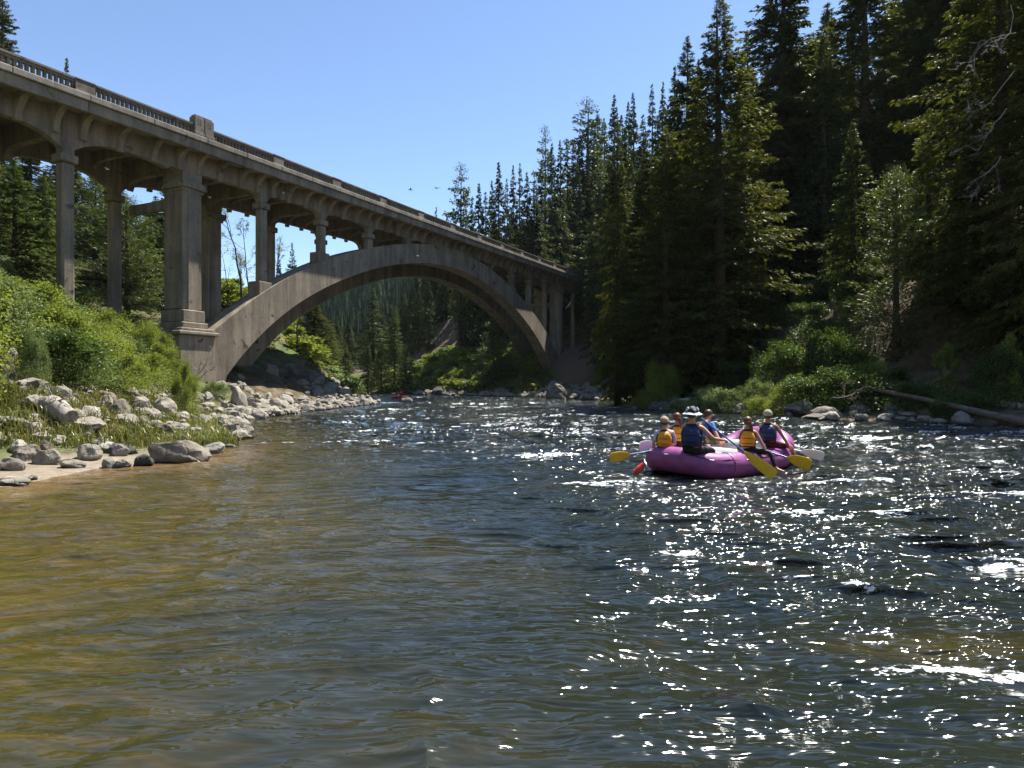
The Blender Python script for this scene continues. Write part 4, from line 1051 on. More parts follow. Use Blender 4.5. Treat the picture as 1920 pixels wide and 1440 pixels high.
def shrub(k, x, y, w_, h, label, group, z=None):
    cm, tm, h0, r0 = SH[k]; t = empty('shrub', (x, y, (H(x, y) if z is None else z) - .08)); t.rotation_euler = (0, 0, random.uniform(0, 6.28))
    t.scale = (w_ / 2 / r0, w_ / 2 / r0, h / h0); tag(t, label, 'shrub', group); obj('stems', tm, t); obj('foliage', cm, t); return t
def gpix(x, y): return 960 + FPX * x / y, 720 - (H(x, y) - HC) * FPX / y
def in_bridge(x, y, m_=0.6):
    u = (x + 19.8) * .413 + (y - 38) * .911; v = -(x + 19.8) * .911 + (y - 38) * .413
    return -2.5 < v < 8 and u > -3
def ok_ls(x, y):
    px, py = gpix(x, y)
    if in_bridge(x, y) or px < -260 or px > 372: return False
    return py < np.interp(px, [-260, 0, 80, 180, 300, 372], [760, 700, 705, 733, 742, 742]) and shore_dist(x, y)[0] > 1.2
def put_ls(x, y, rg):
    px, _ = gpix(x, y); lim = np.interp(px, [-260, 0, 70, 140, 200, 250, 310, 350, 372], [430, 462, 452, 478, 522, 592, 645, 695, 715]); h = min(rg.uniform(1.5, 2.7), (ray_z(lim, y) - H(x, y)) / 1.25)
    if h < .35: return
    shrub(['bush_a', 'bush_b', 'bush_a', 'bush_c', 'alder'][rg.integers(5)], x, y, max(1.2, min(4.2, h * 1.5)), h, 'bright leafy thicket shrub, ' + ('front row, ' if y < 19 else 'middle, ' if y < 26 else 'back, ') + place(px), 'shrubs of the thicket on the near left bank')
scatter(74, (-32, -9), (13, 37), put_ls, 1.15, 71, ok_ls)
for px, py, w_, h_, k, lb in [(268, 640, 74, 42, 'bush_b', 'green bush in front of the gap between far column and main pier'), (305, 650, 50, 22, 'bush_a', 'yellowish low bush beside the foot of the main pier'), (60, 712, 60, 105, 'bush_c', 'small grey-green fir-like bush low at the left below the thicket'),
    (345, 742, 60, 60, 'bush_a', 'last low bush of the thicket above the boulders, right end'), (400, 735, 60, 26, 'bush_c', 'low grey-green scrub at the foot of the arch')]:
    Yb = {268: 33.0, 305: 33.0, 60: 17, 345: 27, 400: 36}[px]; X_ = ray_x(px, Yb); shrub(k, X_, Yb, w_ * Yb / FPX, max(.5, ray_z(py - h_ , Yb) - H(X_, Yb)), lb, 'shrubs of the thicket on the near left bank')
def ok_l3(x, y):
    px, py = gpix(x, y); d, s = shore_dist(x, y); u = (x + 19.8) * .413 + (y - 38) * .911; v = -(x + 19.8) * .911 + (y - 38) * .413
    return s < 0 and d > 2.2 and 395 < px < 700 and v > 8.5
scatter(46, (-60, -10), (50, 112), lambda x, y, rg: shrub(['far_a', 'far_a', 'far_b', 'far_c'][rg.integers(4)], x, y, rg.uniform(3.2, 5.5), rg.uniform(1.3, 2.6), 'bright shrub of the green slope ' + place(960 + FPX * x / y), 'shrubs of the green slope under the arch'), 2.3, 72, ok_l3)
def ok_fs(x, y):
    px, py = gpix(x, y); d, s = shore_dist(x, y)
    return s > 0 and 2.4 < d < 17 and 715 < px < 1000 and py > np.interp(px, [715, 850, 1000], [660, 650, 640])
scatter(84, (-30, 6), (80, 128), lambda x, y, rg: shrub(['far_a', 'far_c', 'far_a', 'far_a'][rg.integers(4)], x, y, rg.uniform(3.2, 6), rg.uniform(1.2, 2.6), 'low far bank shrub ' + place(960 + FPX * x / y) + (' near stones' if shore_dist(np.array([x]), np.array([y]))[0][0] < 8 else ' higher up'), 'shrubs of the sunlit far bank'), 1.7, 73, ok_fs)
G_RS = 'shrubs of the right bank'
for px, py, Y, w_, h, k, lb in [(1240, 668, 44, 2.6, 3.3, 'bush_b', 'bright round shrub beside the bare lower trunk on the right bank'), (1205, 700, 46, 2.0, 1.6, 'bush_a', 'small lit shrub at the left end of the right bank shrubs'),
    (1300, 712, 39, 3.6, 1.3, 'bush_c', 'pale willow shrub spilling toward the water, leftmost of the pale ones'), (1352, 690, 38, 3.6, 1.9, 'bush_c', 'pale willow shrub in the middle of the sunlit gap'), (1404, 664, 37, 3.0, 2.2, 'bush_c', 'tallest pale willow shrub of the sunlit gap'),
    (1430, 700, 35, 2.2, 1.3, 'bush_b', 'yellow-green shrub right of the willows'), (1478, 690, 34.5, 2.2, 1.7, 'bush_a', 'yellow-green shrub with a lit crest above the dark sloping boulder'), (1506, 622, 37, 1.4, 1.7, 'sapling', 'thin lit sapling above the yellow-green crest'),
    (1530, 705, 34, 4.0, 2.0, 'alder', 'dark green alder in shade right of the lit crest'), (1590, 700, 33, 3.6, 2.4, 'alder', 'dark green alder left of the log butt'), (1560, 640, 38, 3.6, 3.6, 'alder', 'tall shaded alder behind the dark green ones'),
    (1636, 695, 33.5, 1.7, 2.1, 'bush_b', 'lit green shrub at the foot of the young pine'), (1470, 650, 40, 4.0, 3.2, 'alder', 'shaded alder behind the willows'), (1775, 640, 31, 1.4, 3.0, 'sapling', 'lit sapling high beside the slim young fir'),
    (1865, 660, 29, 2.0, 2.9, 'alder', 'half-lit alder near the right edge'), (1890, 620, 29, 1.3, 3.4, 'sapling', 'slender lit sapling near the right edge'), (1590, 565, 41, 1.7, 2.6, 'sapling', 'small bluish-lit sapling high on the shaded slope'),
    (1180, 735, 47, 2.6, .9, 'bush_c', 'low scrub by the mottled boulder'), (1700, 700, 31, 3.5, 1.5, 'alder', 'shaded alder behind the fallen log'), (1790, 715, 29, 3.0, 1.2, 'alder', 'low shaded alder behind the middle of the fallen log')]:
    shrub(k, ray_x(px, Y), Y, w_, h, lb, G_RS)
def ok_rs(x, y):
    px, py = gpix(x, y); d, s = shore_dist(x, y); return s > 0 and 4.5 < d < 22 and 1130 < px < 2100
scatter(40, (10, 50), (24, 62), lambda x, y, rg: shrub('alder', x, y, rg.uniform(2.6, 4.4), rg.uniform(1.2, 2.8), 'dark shrub of the shaded undergrowth ' + place(960 + FPX * x / y), 'undergrowth of the shaded right slope'), 2.4, 74, ok_rs)

# ------------------------------------------------------------------ grass
def grass():
    rg = np.random.default_rng(17); C = []; A = []
    def tuft(x, y, z, n, h, sp):
        C.append(np.stack([x + rg.normal(0, sp, n), y + rg.normal(0, sp, n), np.full(n, z)], 1)); A.append(np.full(n, h))
    n = 0
    while n < 2300:
        q = rg.random()
        if q < .74: x, y = rg.uniform(-20, -7.5), rg.uniform(11, 34)
        elif q < .84: x, y = rg.uniform(9, 24), rg.uniform(24, 46)
        else: x, y = rg.uniform(-34, -10), rg.uniform(34, 80)
        d, s = shore_dist(x, y)
        if d < .35 or d > 9: continue
        if s < 0 and y < 15.5 and d < 1.9: continue
        if s > 0 and not (d > 2.5 and (x + y * .0) < 18): continue
        if s < 0 and rg.random() > .25 + .75 * float(fbm(np.array([x * .6]), np.array([y * .6]), 2)[0] > .47): continue
        z = H(x, y); tuft(x, y, z, int(rg.integers(14, 30)), rg.uniform(.16, .5) * (1.25 if y < 18 else 1), .13); n += 1
    for _ in range(130):      # the long grass on the point by the cairn
        x0, y0, z0 = hit(rg.uniform(350, 432), rg.uniform(798, 842)); tuft(x0, y0, z0, 26, rg.uniform(.35, .65), .14)
    for _ in range(240):
        x0, y0, z0 = hit(rg.uniform(-30, 330), rg.uniform(735, 842)); tuft(x0, y0, z0, 22, rg.uniform(.25, .55), .16)
    C = np.concatenate(C); h = np.concatenate(A) * rg.uniform(.3, 1.15, len(C)) * .72; m_ = len(C)
    a = rg.random(m_) * 6.28; ln = rg.uniform(.1, 1.1, m_); w_ = rg.uniform(.004, .009, m_) * (1 + C[:, 1] / 22)
    dx, dy = np.cos(a), np.sin(a); px_, py_ = -dy * w_, dx * w_
    base = C - np.array([0, 0, .03]); mid = C + np.stack([dx * ln * h * .3, dy * ln * h * .3, h * .6], 1); tip = C + np.stack([dx * ln * h, dy * ln * h, h * (1 - .35 * ln)], 1)
    off = np.stack([px_, py_, np.zeros(m_)], 1)
    P_ = np.stack([base - off, base + off, mid + off * .8, mid - off * .8, mid - off * .8, mid + off * .8, tip + off * .12, tip - off * .12], 1).reshape(-1, 3)
    o = obj('grass', mesh_np('grass', P_, np.arange(len(P_)).reshape(-1, 4), M['grass'])); tag(o, 'long green and straw coloured grass among the stones', 'grass', None, 'stuff')
grass()

# ------------------------------------------------------------------ wood, bare trees
def branchy(seed, p0, p1, r0, depth=3, spread=.5, kids=5, leaves=0, curl=.12):
    rg = np.random.default_rng(seed); mb = MB(); L_ = []
    def go(a, b, r, dep):
        a = np.array(a, float); b = np.array(b, float); L = np.linalg.norm(b - a); k = 6
        side = rg.normal(size=3) * L * curl; pts = [a + (b - a) * t + side * math.sin(t * 3.14) * (.5) + rg.normal(0, .012, 3) * L for t in np.linspace(0, 1, k + 1)]
        mb.tube([tuple(p) for p in pts], [max(.006, r * (1 - .8 * t)) for t in np.linspace(0, 1, k + 1)], 6 if dep == depth else 4)
        if dep <= 1: L_.append((pts[-1], L)); L_.append((pts[-3], L)) 
        if dep == 0: return
        for i in range(kids):
            t = rg.uniform(.25, .97); q = a + (b - a) * t + side * math.sin(t * 3.14) * .5; d = (b - a) / L + rg.normal(0, spread, 3); d /= np.linalg.norm(d)
            go(q, q + d * L * rg.uniform(.28, .5) * (1.15 - .5 * t), r * .42 * (1 - .5 * t), dep - 1)
    go(p0, p1, r0, depth); return mb, L_, rg
def wood(name, label, cat, mat, seed, p0, p1, r0, group=None, **kw):
    nl = kw.pop('leaves', 0); base = Vector(p0); mb, L_, rg = branchy(seed, (0, 0, 0), tuple(Vector(p1) - base), r0, **kw)
    t = empty(name, p0); tag(t, label, cat, group); mb.build('trunk', M[mat], t, smooth=True)
    if nl:
        C = np.array([p + rg.normal(0, .35, 3) * min(1.2, l) for p, l in L_ for _ in range(nl)]); D = rg.normal(size=C.shape)
        P_ = blades(C, D, rg.uniform(.08, .16, len(C)), rg.uniform(.06, .1, len(C)), rg.uniform(-1.4, 1.4, len(C)), rg); me = mesh_np('foliage', P_, np.arange(len(P_)).reshape(-1, 4), M['leaf']); obj('foliage', me, t)
    return t
def wp(px, py, Y): return (ray_x(px, Y), Y, ray_z(py, Y))
G_B = 'thin nearly bare trees between the piers'
wood('bare_tree', 'leaning thin tree with sparse new leaves between the main pier and the second column', 'tree', 'bark', 1, wp(455, 588, 60), wp(422, 405, 60), .13, G_B, depth=3, kids=7, spread=.42, leaves=2)
wood('bare_tree', 'thin straight bare tree behind the leaning one, close to the second column', 'tree', 'bark', 2, wp(470, 575, 66), wp(455, 420, 66), .09, G_B, depth=3, kids=6, spread=.45, leaves=2)
wood('bare_tree', 'slim dark stem left of the leaning thin tree', 'tree', 'bark', 3, wp(426, 598, 58), wp(412, 470, 58), .06, G_B, depth=2, kids=6, spread=.4, leaves=2)
wood('bare_tree', 'faint twiggy treetop just right of the second column', 'tree', 'bark', 4, wp(520, 560, 78), wp(530, 440, 78), .07, G_B, depth=3, kids=6, spread=.5, leaves=2)
wood('snag', 'dark bare snag with forked branches on the green slope under the arch', 'dead tree', 'bark', 5, wp(559, 660, 62), wp(566, 586, 62), .13, None, depth=3, kids=5, spread=.7)
wood('dead_bush', 'dead grey branches leaning against the foot of the near arch leg', 'dead bush', 'deadwood', 6, wp(352, 708, 35), wp(392, 660, 35), .035, None, depth=3, kids=7, spread=.55)
wood('dead_bush', 'fan of pale twigs before the pedestal of the main pier', 'dead bush', 'deadwood', 16, wp(372, 712, 35.5), wp(402, 690, 35.5), .03, None, depth=2, kids=8, spread=.5)
G_D = 'dead pale limbs at the right edge'
for i, (a, b) in enumerate([((1905, 60), (1830, 150)), ((1900, 130), (1812, 180)), ((1890, 200), (1838, 262)), ((1880, 290), (1815, 345)), ((1895, 10), (1850, 70))]):
    wood('dead_branch', ['topmost but one pale dead limb hanging from the giant fir', 'long pale dead limb hooked downward, highest long one', 'short bleached limb in the middle of the giant fir', 'lowest pale dead limb near the slim young fir', 'pale twig at the top right corner'][i], 'dead branch', 'deadwood', 20 + i, wp(*a, 28), wp(*b, 27), .018, G_D, depth=2, kids=5, spread=.45, curl=.3)
def log(name, label, pts, rr, mat='deadwood', group=None, extra=None, seed=0):
    rg = np.random.default_rng(seed); b = Vector(pts[0]); P_ = [Vector(p) - b for p in pts]; mb = MB()
    n = 24; Q = []; Rr = []
    for i in range(n + 1):
        t = i / n * (len(P_) - 1); k = min(int(t), len(P_) - 2); Q.append(P_[k].lerp(P_[k + 1], t - k) + Vector(rg.normal(0, .006, 3))); Rr.append(np.interp(t, range(len(rr)), rr) * rg.uniform(.94, 1.06))
    mb.tube(Q, Rr, 12); t = empty(name, pts[0]); tag(t, label, 'log', group); mb.build('trunk', M[mat], t, smooth=True)
    for q in (extra or []):
        m2, _, _ = branchy(q[3], tuple(Vector(q[0]) - b), tuple(Vector(q[1]) - b), q[2], depth=2, kids=4, spread=.5, curl=.4); m2.build('limb', M[mat], t, smooth=True)
    return t
log('fallen_log', 'long bleached log lying over the right shore stones, running out of the picture', [wp(1620, 726, 32), wp(1700, 742, 30), wp(1800, 765, 28), wp(1960, 802, 25)], [.09, .11, .14, .19], 'deadwood_dark', extra=[(wp(1665, 735, 31), wp(1735, 700, 31), .03, 3)])
x, y, z = hit(245, 748); log('drift_log', 'short grey drift log pointing at the angular white boulder', [wp(236, 736, y), wp(262, 748, y - .3), wp(286, 772, y - .8)], [.16, .17, .13], 'deadwood_dark', 'driftwood of the near left bank', seed=2)
x, y, z = hit(200, 750); log('drift_log', 'shorter grey drift log left of the other, under the thicket', [wp(184, 738, y), wp(208, 744, y), wp(226, 768, y - .4)], [.13, .14, .09], 'deadwood_dark', 'driftwood of the near left bank', seed=3)
x, y, z = hit(100, 778); log('stump', 'weathered splayed stump in the grass near the left edge', [wp(70, 752, y), wp(98, 760, y), wp(132, 784, y - .3)], [.10, .26, .2], 'deadwood', 'driftwood of the near left bank', extra=[(wp(98, 764, y), wp(148, 738, y), .045, 5), (wp(96, 764, y), wp(62, 800, y), .05, 6), (wp(100, 760, y), wp(90, 722, y), .04, 7)], seed=4)
wood('dead_branch', 'dark twiggy branch stuck among the right shore stones left of the log butt', 'dead branch', 'deadwood_dark', 30, wp(1560, 748, 30), wp(1622, 722, 31), .04, None, depth=3, kids=5, spread=.5)

# ------------------------------------------------------------------ raft and crew
M['raft'] = mat_simple('raft_fabric', (0.26, 0.065, 0.22), 0.42, 0.5, 0.3, 5, 0.3)
M['raft_grey'] = mat_simple('thwart_fabric', (0.55, 0.55, 0.56), 0.45, 0.4, 0.08, 3)
M['rope'] = mat_simple('rope', (0.05, 0.04, 0.06), 0.7, 0.2)
M['strap_w'] = mat_simple('pale_strap', (0.65, 0.6, 0.62), 0.6, 0.3)
M['red'] = mat_simple('red_cloth', (0.60, 0.045, 0.03), 0.45, 0.4, 0.25, 9)
M['yellow'] = mat_simple('yellow_plastic', (0.72, 0.45, 0.02), 0.35, 0.5, 0.06)
M['white_p'] = mat_simple('white_plastic', (0.75, 0.77, 0.80), 0.3, 0.5, 0.04)
M['blue_p'] = mat_simple('blue_shaft', (0.03, 0.10, 0.32), 0.3, 0.5)
M['black'] = mat_simple('black_neoprene', (0.012, 0.012, 0.016), 0.6, 0.3, 0.3, bump=0.5)
M['navy'] = mat_simple('navy_nylon', (0.016, 0.032, 0.11), 0.5, 0.35, 0.2, bump=0.5)
M['blue_s'] = mat_simple('blue_shirt', (0.02, 0.13, 0.42), 0.6, 0.2, bump=0.5)
M['orange'] = mat_simple('orange_nylon', (0.80, 0.33, 0.02), 0.55, 0.3, 0.12, 6)
M['skin'] = mat_simple('skin', (0.50, 0.26, 0.17), 0.5, 0.35, 0.08, 20)
M['skin_t'] = mat_simple('tanned_skin', (0.36, 0.17, 0.10), 0.5, 0.35, 0.08, 20)
M['hair_r'] = mat_simple('auburn_hair', (0.105, 0.042, 0.022), 0.5, 0.4, 0.4, 40)
M['hair_d'] = mat_simple('brown_hair', (0.045, 0.028, 0.018), 0.5, 0.4, 0.4, 40)
M['tan'] = mat_simple('tan_cotton', (0.36, 0.27, 0.19), 0.8, 0.1, 0.15, 20)
M['khaki'] = mat_simple('khaki_cotton', (0.33, 0.31, 0.22), 0.8, 0.1, 0.15, 20)
M['shirt_w'] = mat_simple('pale_grey_cotton', (0.52, 0.52, 0.58), 0.8, 0.1, 0.1, 12, bump=0.5)
M['pinkw'] = mat_simple('pale_pink_cotton', (0.60, 0.44, 0.50), 0.8, 0.1, 0.1, 12, bump=0.5)
M['green_s'] = mat_simple('green_shorts', (0.10, 0.16, 0.05), 0.8, 0.1, 0.5, 14)
M['maroon'] = mat_simple('maroon_shorts', (0.09, 0.02, 0.025), 0.8, 0.1, 0.3, 12)
M['grey_c'] = mat_simple('grey_trousers', (0.17, 0.18, 0.20), 0.8, 0.1, 0.2, 12)
M['eye'] = mat_simple('eye', (0.03, 0.02, 0.015), 0.2, 0.5)

def skin(name, nodes, edges, mat, parent, root=0, sub=2):
    bm = bmesh.new(); sk = bm.verts.layers.skin.verify(); vs = []
    for i, (p, r) in enumerate(nodes):
        v = bm.verts.new(p); v[sk].radius = r if hasattr(r, '__len__') else (r, r); v[sk].use_root = (i == root); vs.append(v)
    for a, b in edges: bm.edges.new((vs[a], vs[b]))
    me = bpy.data.meshes.new(name); bm.to_mesh(me); bm.free()
    o = bpy.data.objects.new(name, me); COL.objects.link(o)
    m1 = o.modifiers.new('s', 'SKIN'); m1.use_smooth_shade = True; m2 = o.modifiers.new('u', 'SUBSURF'); m2.levels = sub; m2.render_levels = sub
    dg = bpy.context.evaluated_depsgraph_get(); dg.update(); me2 = bpy.data.meshes.new_from_object(o.evaluated_get(dg)); me2.name = name
    bpy.data.objects.remove(o); bpy.data.meshes.remove(me)
    me2.materials.clear(); me2.materials.append(mat)
    me2.polygons.foreach_set('use_smooth', [True] * len(me2.polygons))
    return obj(name, me2, parent)
def ik(a, b, l1, l2, pole):
    a, b, pole = Vector(a), Vector(b), Vector(pole); d = b - a; D = min(d.length, (l1 + l2) * .999); b = a + d.normalized() * D
    x = (l1 * l1 - l2 * l2 + D * D) / (2 * D); h_ = math.sqrt(max(1e-6, l1 * l1 - x * x)); u = d.normalized(); pl = (pole - u * pole.dot(u)).normalized()
    return a + u * x + pl * h_, b
def person(loc, facing, sc, label, hands, feet, skinm='skin', shirt=None, pants='black', hair='hair_d', hat=None, vest='navy', lean=.12, turn=0., pony=False, wet=False):
    """seated figure, local +Y is where it faces, z=0 the seat; hands and feet are world points"""
    rz = R(facing - 90); t = empty('person', loc, rz); t.scale = (sc, sc, sc); tag(t, label, 'person', 'rafters on the purple raft')
    inv = (Matrix.Translation(loc) @ Matrix.Rotation(rz, 4, 'Z') @ Matrix.Scale(sc, 4)).inverted()
    Lc = lambda p: inv @ Vector(p)
    def tor(x, y, z): return Vector((x, y + lean * z, z))
    pel, wst, chs, shl, nck = tor(0, 0, .09), tor(0, .0, .25), tor(0, -.005, .40), tor(0, -.01, .515), tor(0, .0, .60)
    hc = nck + Vector((0, .03, .145)); S = M[skinm]
    nodes = [(pel, (.155, .115)), (wst, (.135, .10)), (chs, (.155, .115)), (shl, (.135, .085)), (nck, .058), (nck + Vector((0, .012, .055)), .056),
             (hc + Vector((0, .005, -.045)), (.076, .084)), (hc + Vector((0, 0, .03)), (.090, .104)), (hc + Vector((0, -.005, .10)), (.068, .078))]
    E_ = [(0, 1), (1, 2), (2, 3), (3, 4), (4, 5), (5, 6), (6, 7), (7, 8)]
    tq = Vector((math.sin(turn), math.cos(turn), 0))
    nodes.append((hc + tq * .105 + Vector((0, 0, -.012)), .014)); E_.append((6, 9))        # nose
    for sx in (-1, 1):                                                                       # ears
        nodes.append((hc + Vector((tq.y * sx, -tq.x * sx, 0)) * .088 + Vector((0, 0, -.005)), .014)); E_.append((7, len(nodes) - 1))
    arm, leg = [], []
    for sx, hw_ in ((-1, hands[0]), (1, hands[1])):
        sh = tor(.185 * sx, -.005, .50); el, wr = ik(sh, Lc(hw_), .29, .27, Vector((.55 * sx, -.35, -.6)))
        i = len(nodes); nodes += [(sh, .052), (sh.lerp(el, .45), .047), (el, .039), (el.lerp(wr, .4), .038), (wr, .026)]
        E_ += [(3, i), (i, i + 1), (i + 1, i + 2), (i + 2, i + 3), (i + 3, i + 4)]; arm.append((sh, el, wr))
        d = (wr - el).normalized(); sd_ = d.cross(Vector((0, 0, 1))).normalized() if abs(d.z) < .95 else Vector((1, 0, 0)); pn = sd_.cross(d)
        pm = wr + d * .06; nodes.append((pm, (.034, .018))); E_.append((i + 4, i + 5)); pi_ = i + 5
        for f in range(4):
            o_ = sd_ * (.027 - .018 * f); ln = [.068, .078, .074, .058][f]; k1 = pm + d * .030 + o_; k2 = k1 + d * ln * .40 - pn * .022; k3 = k2 - pn * .026 - d * .014
            j = len(nodes); nodes += [(k1, .0095), (k2, .0088), (k3, .008)]; E_ += [(pi_, j), (j, j + 1), (j + 1, j + 2)]
        j = len(nodes); nodes += [(wr + d * .03 + sd_ * .036, .011), (wr + d * .055 + sd_ * .05 - pn * .02, .0095), (wr + d * .07 + sd_ * .036 - pn * .035, .0085)]; E_ += [(pi_, j), (j, j + 1), (j + 1, j + 2)]
    for sx, (kn, an) in ((-1, feet[0]), (1, feet[1])):
        hp = tor(.095 * sx, .05, .07); kn, an = Lc(kn), Lc(an)
        kn = hp + (kn - hp).normalized() * .44; an = kn + (an - kn).normalized() * .42; fd = Vector((an.x - hp.x, an.y - hp.y, 0)); fd = fd.normalized() if fd.length > .01 else Vector((0, 1, 0))
        i = len(nodes); nodes += [(hp, .085), (hp.lerp(kn, .5), .072), (kn, .052), (kn.lerp(an, .35), .052), (an, .034), (an + fd * .12 + Vector((0, 0, -.04)), .032), (an + fd * .2 + Vector((0, 0, -.05)), .022)]
        E_ += [(0, i)] + [(i + q, i + q + 1) for q in range(6)]; leg.append((hp, kn, an))
    skin('body', nodes, E_, S, t)
    if pants:
        nd = [(pel + Vector((0, 0, -.005)), (.172, .130)), (wst.lerp(pel, .4), (.158, .118))]; ed = [(0, 1)]; full = pants in ('black', 'grey_c')
        for hp, kn, an in leg:
            i = len(nd); nd += [(hp, .100), (hp.lerp(kn, .5), .088), (kn.lerp(hp, 0 if full else .18), .066)]; ed += [(0, i), (i, i + 1), (i + 1, i + 2)]
            if full: nd += [(kn.lerp(an, .5), .058), (kn.lerp(an, .93), .046)]; ed += [(i + 2, i + 3), (i + 3, i + 4)]
        skin('trousers' if full else 'shorts', nd, ed, M[pants], t)
    if shirt:
        nd = [(tor(0, 0, .15), (.165, .125)), (wst, (.150, .115)), (chs, (.170, .128)), (shl, (.150, .098)), (nck + Vector((0, 0, -.045)), .07)]; ed = [(0, 1), (1, 2), (2, 3), (3, 4)]
        for sh, el, wr in ([] if shirt == 'black' else arm): i = len(nd); nd += [(sh, .066), (sh.lerp(el, .55), .062), (sh.lerp(el, .85), .058)]; ed += [(3, i), (i, i + 1), (i + 1, i + 2)]
        skin('shirt', nd, ed, M[shirt], t)
    if vest:
        n = 28; prof = [(.15, .175, .135), (.20, .190, .150), (.30, .196, .158), (.40, .198, .160), (.47, .176, .150), (.53, .135, .125), (.575, .095, .10)]
        mb = MB(); V_ = []
        for z_, rx, ry in prof:
            for k in range(n): a = 2 * math.pi * k / n; c_, s_ = math.cos(a), math.sin(a); V_.append(tor(rx * math.copysign(abs(c_) ** .8, c_), ry * math.copysign(abs(s_) ** .8, s_), z_))
        F_ = [(i * n + k, i * n + (k + 1) % n, (i + 1) * n + (k + 1) % n, (i + 1) * n + k) for i in range(len(prof) - 1) for k in range(n)]
        mb.add(V_, F_ + [tuple(range(n - 1, -1, -1))]); vst = mb.build('life_vest', M['black'], t, smooth=True)
        for nm, a0 in (('back_panel', -90), ('front_panel', 90)):
            mb = MB(); rows = 9; cols = 11; A_, B_ = [], []
            for i in range(rows):
                f = i / (rows - 1); z_ = .17 + .36 * f; rx = np.interp(z_, [q[0] for q in prof], [q[1] for q in prof]); ry = np.interp(z_, [q[0] for q in prof], [q[2] for q in prof]); hw = 57 * (1 - .42 * max(0, f - .45) ** 1.2 / .5)
                for j in range(cols):
                    g_ = j / (cols - 1) * 2 - 1; a = R(a0 + hw * g_); c_, s_ = math.cos(a), math.sin(a); ex = .034 * (1 - abs(g_) ** 6 * .8) * (1 - abs(2 * f - 1) ** 8 * .7)
                    A_.append(tor((rx + ex) * math.copysign(abs(c_) ** .8, c_), (ry + ex) * math.copysign(abs(s_) ** .8, s_), z_)); B_.append(tor((rx - .01) * c_, (ry - .01) * s_, z_))
            F_ = [(i * cols + j, i * cols + j + 1, (i + 1) * cols + j + 1, (i + 1) * cols + j) for i in range(rows - 1) for j in range(cols - 1)]
            m_ = rows * cols; F_ += [tuple(m_ + q for q in reversed(f)) for f in F_]
            rim = [j for j in range(cols)] + [i * cols + cols - 1 for i in range(1, rows)] + [(rows - 1) * cols + j for j in range(cols - 2, -1, -1)] + [i * cols for i in range(rows - 2, 0, -1)]
            F_ += [(rim[q], m_ + rim[q], m_ + rim[(q + 1) % len(rim)], rim[(q + 1) % len(rim)]) for q in range(len(rim))]
            mb.add(A_ + B_, F_); mb.build(nm, M[vest], vst, smooth=True)
            if nm == 'back_panel':
                for zz_ in (.235, .36):
                    mb = MB(); mb.tube([tor(np.interp(zz_, [q[0] for q in prof], [q[1] for q in prof]) * 1.03 * math.copysign(abs(math.cos(a)) ** .8, math.cos(a)), np.interp(zz_, [q[0] for q in prof], [q[2] for q in prof]) * 1.22 * math.copysign(abs(math.sin(a)) ** .8, math.sin(a)), zz_) for a in np.linspace(0, 2 * math.pi, 28, endpoint=False)], .013, 4, closed=True, flat=.5); mb.build('strap', M['black'], vst)
                mb = MB(); q = tor(.02, -.192, .455); mb.tube([q + Vector((-.025, 0, 0)), q + Vector((.02, -.001, .006))], [.008, .006], 6, flat=.4); mb.build('emblem', M['strap_w'], vst)
    # head cover
    n = 24
    def shell(name, mat, rs, back=0., cut=-.02, par=t, dz=0):
        mb = MB(); V_ = []; m_ = 9
        for i in range(m_):
            ph = math.pi / 2 * i / (m_ - 1)
            for k in range(n):
                a = 2 * math.pi * k / n; low = cut - back * max(0, -math.sin(a)); z_ = .03 + dz + (math.sin(ph) * rs[2] if i else low)
                r_ = math.cos(ph) if i < m_ - 1 else .001
                V_.append(hc + Vector((rs[0] * math.cos(a) * r_, rs[1] * math.sin(a) * r_ - .004, z_)))
        F_ = [(i * n + k, i * n + (k + 1) % n, (i + 1) * n + (k + 1) % n, (i + 1) * n + k) for i in range(m_ - 1) for k in range(n)]
        mb.add(V_, F_); return mb.build(name, mat, par, smooth=True)
    hr = shell('hair', M[hair], (.104, .118, .114), back=.085, cut=-.01)
    if pony:
        p = hc + Vector((.02, -.10, .0)); mb = MB(); mb.tube([p, p + Vector((.02, -.055, .0)), p + Vector((.05, -.06, -.09)), p + Vector((.075, -.05, -.2)), p + Vector((.07, -.045, -.29))], [.03, .045, .046, .034, .008], 10); mb.build('ponytail', M[hair], hr, smooth=True)
    if hat == 'bucket':
        h_ = shell('bucket_hat', M['black'], (.120, .134, .132), cut=0.005); mb = MB(); V_ = []
        for r_, z_ in ((1.0, .035), (1.62, .0), (1.66, .004), (1.03, .045)):
            for k in range(n): a = 2 * math.pi * k / n; V_.append(hc + Vector((.113 * r_ * math.cos(a), .126 * r_ * math.sin(a), z_ + .008 * math.sin(2 * a))))
        mb.add(V_, [(i * n + k, i * n + (k + 1) % n, ((i + 1) % 4) * n + (k + 1) % n, ((i + 1) % 4) * n + k) for i in range(4) for k in range(n)]); mb.build('hat_brim', M['shirt_w'], h_, smooth=True)
        for a in (0.5, 2.2, 3.8, 5.2):
            mb = MB(); mb.tube([hc + Vector((.113 * math.cos(a), .126 * math.sin(a), .07)), hc + Vector((.09 * math.cos(a + .3), .1 * math.sin(a + .3), .125))], [.028, .03], 8); mb.build('hat_patch', M['shirt_w'], h_, smooth=True)
    elif hat:
        h_ = shell('cap', M[hat], (.111, .126, .126), back=.03, cut=.0); mb = MB(); V_ = []
        for dz in (0, .008):
            V_ += [hc + Vector((tq.y * x_ + tq.x * y_, -tq.x * x_ + tq.y * y_, .035 + dz - .012 * (y_ > .15))) for x_, y_ in ((-.075, .085), (-.06, .155), (0, .18), (.06, .155), (.075, .085))]
